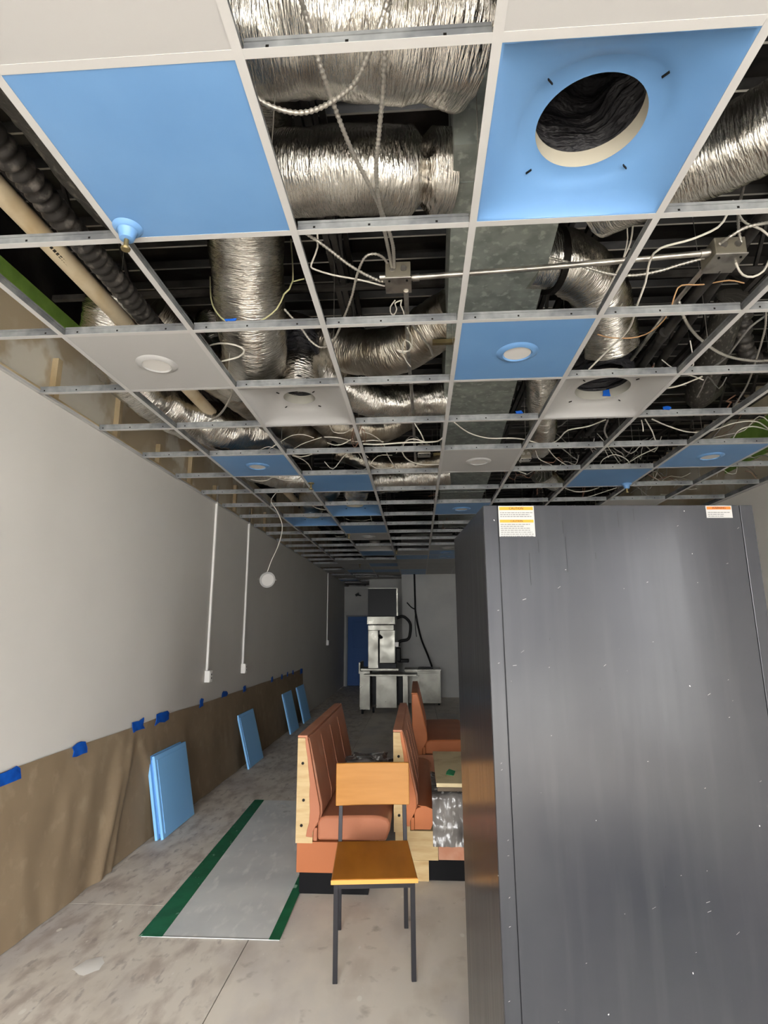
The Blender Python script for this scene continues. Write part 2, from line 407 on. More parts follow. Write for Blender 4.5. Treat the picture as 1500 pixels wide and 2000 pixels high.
w2 = MB().box(XR + .04, XR + .10, -4.2, -2.0, 2.64, 2.70).build('added_window', 'alu'); tag(w2, kind='structure')  # unseen side opening, added to brighten the left wall and benches
for y in (-4.2, -3.1, -2.055): MB().box(XR + .04, XR + .10, y, y + .055, .35, 2.64).build('window_mullion', 'alu', w2)
MB().box(XR + .02, XR + .16, -4.2, -2.0, .35, .39).build('window_sill', 'alu', w2)
sg = MB().box(XR + .16, 19, YF - .11, 14, -.25, -.1).build('ground', 'concrete_out'); tag(sg, kind='structure')
fc = MB().box(-16, 2.5, -19.5, -19, -.1, 1.7).box(2.5, 14, -19.5, -19, -.1, 6.0).build('reflection_facade', 'brick_out'); tag(fc, kind='structure')  # unseen facade, heights shaped to darken the refrigerator's upper reflection
MB().box(-16.1, 2.5, -19.6, -18.9, 1.7, 1.8).build('cornice', 'concrete_out', fc)
# roof and canopy that keep the sun off the glass
rf = MB().box(XL - .4, XR + .4, YF - .3, YB + .3, DECK + .06, DECK + .25).build('roof', 'joist'); tag(rf, kind='structure')

# roof deck with bar joists
dk = MB(); y = YF
prof = []
while y < YB + .2:
    prof += [(y, DECK), (y + .10, DECK), (y + .122, DECK - .040), (y + .129, DECK - .045), (y + .185, DECK - .045)]; y += .21
for k, (a, z) in enumerate(prof):
    dk.v += [(XL - .24, a, z), (XR + .24, a, z)]
for k in range(len(prof) - 1): dk.f.append((2 * k, 2 * k + 1, 2 * k + 3, 2 * k + 2)); dk.m.append(1 if k % 5 == 2 else 0)
rd = dk.build('roof_deck', ['deck', 'deck_edge']); tag(rd, kind='structure')
def joist(x):
    j = MB(); zt, zb = DECK - .05, DECK - .40
    j.bar((x - .02, YF, zt), (x - .02, YB, zt), .03, .03); j.bar((x + .02, YF, zt), (x + .02, YB, zt), .03, .03)
    j.bar((x - .02, YF, zb), (x - .02, YB, zb), .03, .035); j.bar((x + .02, YF, zb), (x + .02, YB, zb), .03, .035)
    y = YF + .1; k = 0
    while y < 12:
        j.bar((x, y, zb if k % 2 else zt), (x, y + .3, zt if k % 2 else zb), .018, .018); y += .3; k += 1
    return j.build('joist', 'joist', rd)
for x in (-1.75, -.42, .92, 2.0, 3.0): joist(x)
# bridging angles across the joists
for y in (1.2, 2.9, 5.2, 7.6):
    MB().bar((XL, y, DECK - .42), (XR, y, DECK - .42), .03, .03).build('bridging', 'joist', rd)

# ceiling grid
ce = empty('ceiling', (.57, 6, CE), kind='structure')
def tee(l, axis):
    m = MB(); h = l / 2
    def bx(a0, a1, b0, b1, z0, z1, mi):
        (m.box(a0, a1, b0, b1, z0, z1, mi) if axis == 'x' else m.box(b0, b1, a0, a1, z0, z1, mi))
    bx(-h, h, -.0122, .0122, 0, .0010, 0)
    bx(-h, h, -.0016, .0016, .0010, .032, 1)
    bx(-h, h, -.0045, .0045, .032, .042, 1)
    if axis == 'x':
        for t in (-.24, -.05, .18): bx(t, t + .008, -.0020, .0020, .014, .022, 2)
    return m.mesh('cross_tee' if axis == 'x' else 'main_tee', ['grid_white', 'grid_steel', 'bolt'])
mt = tee(YB - YF, 'y')
def row_end(c):   # last depth reached by column c
    x = gx(c + .5)
    return 13.85 if x > -.3 else (15.03 if x > -1.2 else 17.4)
for i in range(-2, 7):
    ye = max(row_end(i), row_end(i - 1)); me = tee(ye - YF, 'y') if i > -2 else mt
    link('main_tee', me, (gx(i), (YF + (ye if i > -2 else YB)) / 2, CE - .0006), ce)
ct = tee(G - .024, 'x'); ctl = tee(gx(-2) - XL - .014, 'x'); ctr = tee(XR - gx(6) - .012, 'x') if XR - gx(6) > .03 else None
for j in range(-3, 27):
    for c in range(-3, 6):
        if gy(j) > row_end(c): continue
        if c == -3: link('cross_tee', ctl, ((gx(-2) + XL) / 2, gy(j), CE), ce)
        else: link('cross_tee', ct, (gx(c + .5), gy(j), CE), ce)
for x, s in ((XL, 1), (XR, -1)):
    a = MB().box(min(x, x + s * .022), max(x, x + s * .022), YF, YB, CE, CE + .002).box(min(x, x + s * .002), max(x, x + s * .002), YF, YB, CE, CE + .025)
    a.build('wall_angle', 'grid_white', ce)
# panels
PW = .297
def flat_panel(mt_, hole=0):
    m = MB(); z0, z1 = .0012, .018
    if not hole: m.box(-PW, PW, -PW, PW, z0, z1)
    else:
        n = 32; sq = []; ci = []
        for k in range(n):
            a = 2 * math.pi * k / n; c, s_ = math.cos(a), math.sin(a); q = PW / max(abs(c), abs(s_))
            sq.append((c * q, s_ * q)); ci.append((c * hole, s_ * hole))
        o = m.add([(x, y, z0) for x, y in sq] + [(x, y, z0) for x, y in ci] + [(x, y, z1) for x, y in ci] + [(x, y, z1) for x, y in sq], [])
        for k in range(n):
            k2 = (k + 1) % n
            for r in range(3):
                m.f.append((r * n + k, (r + 1) * n + k, (r + 1) * n + k2, r * n + k2)); m.m.append(0)
    return m.mesh('ceiling_panel', mt_)
PM = {('b', 0): flat_panel('panel_blue'), ('w', 0): flat_panel('panel_white'), ('b', 1): flat_panel('panel_blue', .075), ('w', 1): flat_panel('panel_white', .075)}
def panel(c, r, col, hole=0):
    o = link('ceiling_panel', PM[(col, 1 if hole else 0)], (gx(c + .5), gy(r + .5), CE), ce)
    o['label'] = 'panel still covered in blue film' if col == 'b' else 'bare white panel'
    return o
flat = {(-1, -1): 'w', (1, -1): 'w', (-2, -1): 'w', (2, -1): 'w', (-2, -2): 'w', (-1, -2): 'w', (0, -2): 'w', (1, -2): 'w', (2, -2): 'w', (-1, 0): 'b', (-1, 6): 'b', (3, 6): 'b', (4, 8): 'w', (-1, 10): 'b'}
lit = {(-2, 2): 'w', (1, 2): 'b', (-2, 5): 'b', (1, 5): 'w', (4, 5): 'b', (1, 8): 'b', (-1, 11): 'w', (1, 13): 'w', (1, 14): 'b', (1, 15): 'b'}
dif = {(1, 0): ('b', .151), (-1, 3): ('w', .097), (2, 3): ('w', .157), (-1, 8): ('b', .1), (-2, 9): ('b', .1), (-1, 13): ('w', .1)}
open_far = {(-3, 14), (-3, 15), (-2, 14), (-2, 15), (-3, 16), (-1, 15), (-3, 18), (-3, 20), (-2, 20), (-2, 21), (-1, 21), (-3, 22), (-2, 23), (-3, 24), (-1, 12), (0, 12), (0, 13)}
rnd = random.Random(3)
for r in range(14, 27):
    for c in range(-3, 6):
        if (c, r) in lit or (c, r) in dif or (c, r) in open_far or gy(r + 1) > row_end(c) + .1: continue
        flat[(c, r)] = 'b' if rnd.random() < .36 else 'w'
small = None
for (c, r), k in flat.items():
    if c == -3:
        if small is None:
            small = {q: MB().box(-.25, .25, -PW, PW, .0012, .018).mesh('ceiling_panel', 'panel_blue' if q == 'b' else 'panel_white') for q in 'bw'}
        link('ceiling_panel', small[k], ((gx(-2) + XL) / 2, gy(r + .5), CE), ce)
    else: panel(c, r, k)
for (c, r), k in lit.items(): panel(c, r, k, 1)

# diffusers: dished face rising to a round neck
def diffuser(c, r, k, rad, label):
    root = empty('air_diffuser', (gx(c + .5), gy(r + .5), CE + .0012), label, 'diffuser', 'air diffusers in the ceiling grid')
    m = MB(); n = 64; rise = .062
    rings = [(1.0, 0), (.955, 0), (.93, .005), (.80, .022), (.55, .044), (.36, .054), (.33, rise - .003), (.0, rise)]
    for t, z in rings:
        for q in range(n):
            a = 2 * math.pi * q / n; ca, sa = math.cos(a), math.sin(a)
            p = 7.0 if t > .9 else 2.5 + 5 * max(0, t - .3)
            sq = PW / max(abs(ca), abs(sa)) if t > .92 else PW / ((abs(ca) ** p + abs(sa) ** p) ** (1 / p))
            rr = rad + (sq - rad) * t
            m.v.append((rr * ca, rr * sa, z))
    for i in range(len(rings) - 1):
        for q in range(n):
            q2 = (q + 1) % n; m.f.append((i * n + q, i * n + q2, (i + 1) * n + q2, (i + 1) * n + q)[::-1]); m.m.append(0)
    mtn = 'panel_blue' if k == 'b' else 'panel_white'
    m.build('face_panel', mtn, root, smooth=50, local=True)
    MB().lathe([(rad, rise), (rad, rise + .055), (rad + .004, rise + .055), (rad + .004, rise)], seg=48).build('neck_collar', 'collar' if k == 'b' else 'panel_back', root, smooth=40, local=True)
    for a in (45, 135, 225, 315):
        x, y = (rad + .055) * math.cos(R(a)), (rad + .055) * math.sin(R(a))
        MB().bar((x - .007, y - .007 * (1 if a in (45, 225) else -1), rise - .013), (x + .007, y + .007 * (1 if a in (45, 225) else -1), rise - .013), .003, .006).build('slot', 'bolt', root, local=True)
    return root
DLAB = {(1, 0): 'large blue film-covered diffuser with black flexible duct showing through', (-1, 3): 'white diffuser with a small round opening left of centre',
        (2, 3): 'white diffuser with wide round opening and blue tape inside', (-1, 8): 'blue diffuser two bays beyond the flat blue panel with sprinkler',
        (-2, 9): 'blue diffuser farthest left, near the hanging light disc', (-1, 13): 'grey-white diffuser far down the room above the kitchen machine'}
for (c, r), (k, rad) in dif.items(): diffuser(c, r, k, rad, DLAB[(c, r)])
# recessed lights
LLAB = {(-2, 2): 'round white downlight in the white panel at left', (1, 2): 'round downlight in the nearest blue panel right of centre', (-2, 5): 'round downlight in the blue panel near the left wall',
        (1, 5): 'round downlight in the white panel under the metal duct', (4, 5): 'round downlight in the blue panel at the far right', (1, 8): 'round downlight in the blue panel touching the grey cabinet corner',
        (-1, 11): 'small round downlight in the dim white panel beyond the dark blue one', (1, 13): 'first of three far downlights beside the cabinet top corner, in a white panel',
        (1, 14): 'middle of three far downlights beside the cabinet top corner', (1, 15): 'last of three far downlights beside the cabinet top corner'}
LP = {}
for k, mm in (('b', 'panel_blue'), ('w', 'panel_white')):
    LP[k] = MB().lathe([(.066, -.004), (.072, -.010), (.086, -.008), (.100, -.001), (.104, .0026), (.075, .0026), (.066, .001), (.066, -.004)], seg=40).mesh('trim_ring', mm, 50)
lensm = MB().lathe([(.0, .0), (.066, .0), (.066, .03), (.0, .03)], seg=40).mesh('lens', 'lens', 40)
for (c, r), k in lit.items():
    e = empty('downlight', (gx(c + .5), gy(r + .5), CE), LLAB[(c, r)], 'ceiling light', 'recessed downlights')
    a = link('trim_ring', LP[k], e.location, e); b = link('lens', lensm, e.location + Vector((0, 0, -.004)), e)
# hanger wires
hw = MB().tube([(0, 0, 0), (.01, 0, .5), (0, .012, DECK - .05 - CE - .04)], .0018, 5).mesh('hanger_wire', 'emt')
for i in range(-2, 6):
    for j in range(0, 12, 2): link('hanger_wire', hw, (gx(i), gy(j) + .3 + .1 * (i % 3), CE + .042), ce, rz=i + j)

# ================================================================== above the ceiling
def flex_duct(label, pts, r, m='foil', amp=.004, pitch=.045, crump=.010, cinch=(), cat='duct', group='flexible ducts above the ceiling grid', seed=0, step=.018, seg=40, name='flexible_duct', cap=True):
    path = smooth_path(pts, step)
    L = sum((path[i + 1] - path[i]).length for i in range(len(path) - 1))
    def rf(s, a):
        q = r + amp * (abs(math.sin(math.pi * s / pitch + .6 * math.sin(a))) - .5)
        q += crump * noise.noise(Vector((s * 7 + seed, math.cos(a) * 1.6, math.sin(a) * 1.6 + seed)))
        q += crump * .5 * noise.noise(Vector((s * 30 + seed, math.cos(a) * 3, math.sin(a) * 3)))
        for c, d, w in cinch:
            q -= d * math.exp(-((s - c) / w) ** 2) * (1 + .25 * math.sin(9 * a))
        return q
    o = MB().tube(path, rf, seg, uv=True, cap=cap).build(name, m, smooth=60)
    return tag(o, label, cat, group)
flex_duct('nearest wide foil duct crossing the open bay left of the blue diffuser', [(-1.45, 1.20, 3.5), (-.8, 1.27, 3.36), (-.2, 1.31, 3.33), (.08, 1.355, 3.33), (.19, 1.385, 3.34)], .185, seed=1, crump=.016, cinch=((1.55, .012, .03), (.5, .015, .05)))
flex_duct('second foil duct in the same bay, cinched where it meets the metal duct', [(-1.3, 1.98, 3.42), (-.8, 1.86, 3.31), (-.45, 1.80, 3.28), (-.15, 1.80, 3.275), (.0, 1.83, 3.285), (.15, 1.855, 3.30)], .15, seed=2, crump=.010, cinch=((1.375, .05, .022),))
flex_duct('large round foil duct slanting down beside the blue panel', [(-.62, 1.75, 3.78), (-.75, 2.1, 3.62), (-.83, 2.42, 3.45), (-.88, 2.68, 3.27), (-.92, 2.92, 3.18), (-1.02, 3.2, 3.19), (-1.2, 3.5, 3.3), (-1.42, 3.75, 3.55), (-1.5, 3.85, 3.9)], .185, seed=3, crump=.007, amp=.005, pitch=.03)
flex_duct('foil duct arching from the metal duct into the small white diffuser', [(.22, 3.86, 3.23), (-.05, 3.83, 3.20), (-.32, 3.75, 3.19), (-.56, 3.58, 3.25), (-.68, 3.37, 3.28), (-.708, 3.20, 3.2), (-.709, 3.186, 3.03)], .118, seed=4, crump=.012, cinch=((.14, .02, .03), (.45, .015, .03)), cap=False)
flex_duct('dull foil duct leaving the left side of the metal duct', [(.24, 2.95, 3.36), (.08, 3.08, 3.33), (-.12, 3.25, 3.3), (-.45, 3.45, 3.42), (-.9, 3.6, 3.65)], .15, 'foil_dull', seed=5, crump=.012)
flex_duct('brownish foil elbow dropping from the metal duct to the wide white diffuser', [(.56, 2.42, 3.32), (.74, 2.47, 3.33), (.92, 2.62, 3.31), (1.04, 2.80, 3.22), (1.10, 2.93, 3.10)], .145, 'foil', seed=6, crump=.014)
flex_duct('bright foil duct at the right edge of the frame', [(.80, 2.12, 3.36), (.98, 1.93, 3.30), (1.12, 1.82, 3.28), (1.32, 1.64, 3.28), (1.7, 1.35, 3.36), (2.2, 1.05, 3.45)], .14, seed=7, crump=.008)
flex_duct('crumpled foil duct beside the upper left wall', [(-1.82, 2.98, 3.60), (-1.90, 3.12, 3.38), (-1.88, 3.4, 3.22), (-1.78, 3.75, 3.16), (-1.52, 4.15, 3.16), (-1.25, 4.45, 3.22), (-1.0, 4.65, 3.3)], .165, seed=8, crump=.02, amp=.006)
flex_duct('dark foil duct crossing behind the white light panel', [(-1.62, 3.0, 3.5), (-1.45, 3.45, 3.38), (-1.25, 3.9, 3.3), (-1.05, 4.45, 3.27), (-.9, 4.85, 3.3)], .15, 'foil_dull', seed=9, crump=.012)
flex_duct('foil duct bending over the far blue diffusers near the left wall', [(-1.75, 5.55, 3.25), (-1.4, 5.6, 3.17), (-1.12, 5.78, 3.16), (-1.0, 6.1, 3.14), (-1.25, 6.5, 3.18), (-1.32, 6.84, 3.1)], .145, seed=10, crump=.014, amp=.008, pitch=.06)
flex_duct('foil duct joining the metal duct to the far middle diffuser', [(.36, 5.75, 3.2), (.0, 5.78, 3.17), (-.35, 5.86, 3.17), (-.6, 6.05, 3.2), (-.709, 6.236, 3.1)], .14, seed=11, crump=.014, amp=.008, pitch=.06)
flex_duct('thin foil duct two bays beyond the brown wire bundle', [(.34, 5.12, 3.16), (.0, 5.15, 3.12), (-.4, 5.12, 3.12), (-.75, 5.0, 3.22)], .075, 'foil_dull', seed=12, crump=.006)
flex_duct('short crumpled foil duct hanging above the grey cabinet', [(.86, 3.55, 3.5), (.93, 3.85, 3.3), (1.0, 4.2, 3.16), (1.04, 4.55, 3.1), (1.05, 4.85, 3.2)], .11, seed=13, crump=.016)
flex_duct('dull foil duct behind the sprinkler drop pipe', [(-1.05, 3.95, 3.5), (-.82, 4.15, 3.32), (-.62, 4.3, 3.2), (-.3, 4.42, 3.22), (.0, 4.5, 3.4)], .12, 'foil_dull', seed=14, crump=.012)
flex_duct('dark flexible duct sagging behind the far right bays', [(1.9, 3.1, 3.5), (1.95, 3.5, 3.3), (2.05, 3.9, 3.22), (2.3, 4.2, 3.4)], .09, 'dark_wrap', seed=15, crump=.006)
flex_duct('foil duct stub glinting just above the grey cabinet top', [(1.28, 5.5, 3.1), (1.4, 5.7, 3.08), (1.5, 5.95, 3.12), (1.4, 6.3, 3.3)], .09, seed=16, crump=.012)
flex_duct('dark mottled insulated duct beside the black corrugated hose', [(-1.13, .4, 3.27), (-1.13, 1.2, 3.27), (-1.14, 1.7, 3.28), (-1.17, 1.95, 3.38), (-1.2, 2.05, 3.65)], .17, 'dark_wrap', seed=17, crump=.01, name='insulated_duct')
# black duct liners seen through the diffuser necks
def liner(label, c, r, rad, top):
    x, y = gx(c + .5), gy(r + .5)
    return flex_duct(label, [(x, y, CE + .122), (x, y + .005, CE + .2), (x, y + .01, CE + .34), (top[0] * .5 + x * .5, top[1] * .5 + y * .5, CE + .45), top], rad, 'black_liner', seed=20 + c, crump=.03, amp=.02, pitch=.035, name='duct_liner', cap='end', step=.009, group='black duct linings behind diffusers')
liner('black crinkled duct inside the large blue diffuser', 1, 0, .163, (gx(1.5) + .2, gy(.5) - .2, CE + .58))
liner('black crinkled duct inside the wide white diffuser', 2, 3, .168, (gx(2.5) - .15, gy(3.5) - .15, CE + .55))
liner('dark liner added to darken the throat of the small white diffuser', -1, 3, .104, (gx(-.5), gy(3.5) - .02, CE + .36))  # added liner, its dark colour stands in for shade inside the foil duct
for (c, r), lab in (((-1, 8), 'black duct boot behind the middle far blue diffuser'), ((-2, 9), 'black duct boot behind the left far blue diffuser')):
    liner(lab, c, r, .11, (gx(c + .5), gy(r + .5) - .1, CE + .5))

# wide galvanised duct running down the room
gr = empty('sheet_metal_duct', (.45, 1.5, 3.2), 'wide galvanised sheet metal duct running down the room', 'duct')
def gl(y): return .105 + .028 * y
def grr(y): return .485 + .058 * y if y < 5 else .775 + .03 * (y - 5)
ys = [1.63, 1.80, 3.0, 4.2, 5.4, 6.6, 7.8, 9.0]
for a, b in zip(ys, ys[1:]):
    m = MB(); z0, z1 = 3.2, 3.55
    m.add([(gl(a), a, z0), (grr(a), a, z0), (grr(b), b, z0), (gl(b), b, z0), (gl(a), a, z1), (grr(a), a, z1), (grr(b), b, z1), (gl(b), b, z1)],
          [(0, 3, 2, 1), (4, 5, 6, 7), (0, 1, 5, 4), (1, 2, 6, 5), (2, 3, 7, 6), (3, 0, 4, 7)])
    m.build('duct_section', 'galv', gr)
    MB().box(gl(b) - .006, grr(b) + .006, b - .008, b + .008, z0 - .006, z1 + .006).build('seam_flange', 'galv', gr)
for y in (5.05, 2.95):
    MB().bar((gl(y) - .08, y, 3.185), (grr(y) + .12, y, 3.185), .025, .025).build('hanger_angle', 'brass', gr)
# round takeoff collar where the elbow leaves the duct
tag(MB().tube([(.66, 2.448, 3.325), (.69, 2.456, 3.328)], .160, 28).build('duct_clamp', 'bolt', smooth=40), 'dark clamp band around the brownish foil elbow', 'clamp')

# pipes at upper left
pv = empty('drain_pipe', (-1.55, 2.0, 3.15), 'beige plastic pipe running along the upper left wall', 'pipe')
MB().tube(smooth_path([(-1.56, -.2, 3.2), (-1.55, 1.5, 3.2), (-1.545, 2.95, 3.19), (-1.545, 5.0, 3.19), (-1.545, 7.0, 3.19)], .1), .043, 24).build('pipe', 'pvc', pv, smooth=40)
for y in (2.62, 1.15):
    MB().tube([(-1.549, y, 3.19), (-1.549, y + .06, 3.19)], .047, 24).build('coupling', 'pvc', pv, smooth=40)
t = MB(); rr_ = random.Random(5); y = 1.95
while y < 2.35:
    w = .006 + .010 * rr_.random()
    t.add([(-1.549 + .0445 * math.sin(a), yy, 3.197 - .0445 * math.cos(a)) for yy in (y, y + w) for a in (.45, .72)], [(0, 1, 3, 2)]); y += w + .006
t.build('printed_marking', 'ink', pv)
cz = MB(); path = smooth_path([(-1.36, -.2, 3.25), (-1.39, .9, 3.21), (-1.395, 1.6, 3.19), (-1.40, 2.2, 3.19), (-1.43, 3.0, 3.22), (-1.5, 3.6, 3.4)], .008)
cz.tube(path, lambda s, a: .048 + .007 * math.cos(2 * math.pi * s / .048), 20)
tag(cz.build('corrugated_hose', 'black_flex', smooth=70), 'black corrugated hose lying beside the beige plastic pipe', 'hose')
tag(MB().tube(smooth_path([(2.05, 3.2, 3.6), (2.08, 3.35, 3.42), (2.2, 3.5, 3.3), (2.45, 3.55, 3.25), (2.8, 3.5, 3.4)], .008), lambda s, a: .05 + .007 * math.cos(2 * math.pi * s / .05), 18).build('corrugated_hose', 'black_flex', smooth=70), 'black corrugated hose in the dark bays at the far right', 'hose')

# conduits, junction boxes
def emt(label, pts, r=.011, m='emt', couple=()):
    e = empty('metal_conduit', pts[0], label, 'conduit')
    MB().tube(smooth_path(pts, .1), r, 12).build('tube', m, e, smooth=40)
    for a, b in couple: MB().tube([a, b], r * 1.35, 12).build('coupling', m, e, smooth=40)
    return e
emt('straight metal conduit linking the two junction boxes', [(-.005, 2.215, 3.10), (.6, 2.18, 3.10), (1.24, 2.13, 3.10)], .0125, couple=(((.0, 2.215, 3.10), (.03, 2.213, 3.10)), ((1.2, 2.133, 3.10), (1.235, 2.13, 3.10))))
emt('metal conduit running back from under the middle junction box', [(-.03, 2.25, 3.06), (-.03, 2.9, 3.08), (-.016, 3.6, 3.1), (.0, 5.2, 3.1)], .011)
emt('thick dark conduit running back from the right junction box', [(1.31, 2.2, 3.08), (1.33, 2.7, 3.1), (1.36, 3.3, 3.1), (1.4, 4.4, 3.12)], .022, 'joist', couple=(((1.325, 2.77, 3.1), (1.33, 2.84, 3.1)),))
emt('thin metal conduit running back beside the thick dark one', [(1.25, 2.2, 3.08), (1.255, 2.6, 3.1), (1.26, 3.1, 3.1), (1.27, 3.5, 3.12)], .011)
emt('dark pipe crossing high above the right bays', [(1.55, 1.3, 3.45), (1.62, 2.2, 3.45), (1.75, 3.6, 3.45), (1.9, 5.2, 3.45)], .03, 'joist')
def jbox(label, c, s=.055, lid='galv'):
    x, y, z = c
    e = empty('junction_box', (x, y, z - .03), label, 'junction box', 'electrical boxes above the ceiling')
    MB().box(x - s, x + s, y - s, y + s, z - .02, z + .055).build('box', 'jbox', e, bevel=.004)
    MB().box(x - s - .003, x + s + .003, y - s - .003, y + s + .003, z - .026, z - .02).build('cover_plate', 'emt', e, bevel=.002)
    for q in (-1, 1):
        MB().tube([(x + q * s * .7, y - s * .7, z - .031), (x + q * s * .7, y - s * .7, z - .026)], .005, 8).build('screw', 'bolt', e)
        MB().tube([(x + q * s * .45, y - s - .004, z + .02), (x + q * s * .45, y - s, z + .02)], .014, 16).build('knockout', 'emt', e, smooth=40)
        MB().tube([(x + q * s * .45, y, z + .055), (x + q * s * .45, y, z + .08)], .012, 12).build('cable_connector', 'emt', e, smooth=40)
    MB().tube([(x - s - .028, y, z + .02), (x - s, y, z + .02)], .013, 12).build('cable_connector', 'emt', e, smooth=40)
    return e
jbox('square steel junction box with many cables in the middle bay', (-.063, 2.21, 3.085))
jbox('steel junction box tilted at the end of the long conduit, right', (1.30, 2.15, 3.085), .062)
jbox('small steel box resting on the tee beside the metal duct', (.07, 4.42, 3.0), .05)
jbox('small box among the wires beside the short foil duct', (.93, 4.62, 3.0), .045)
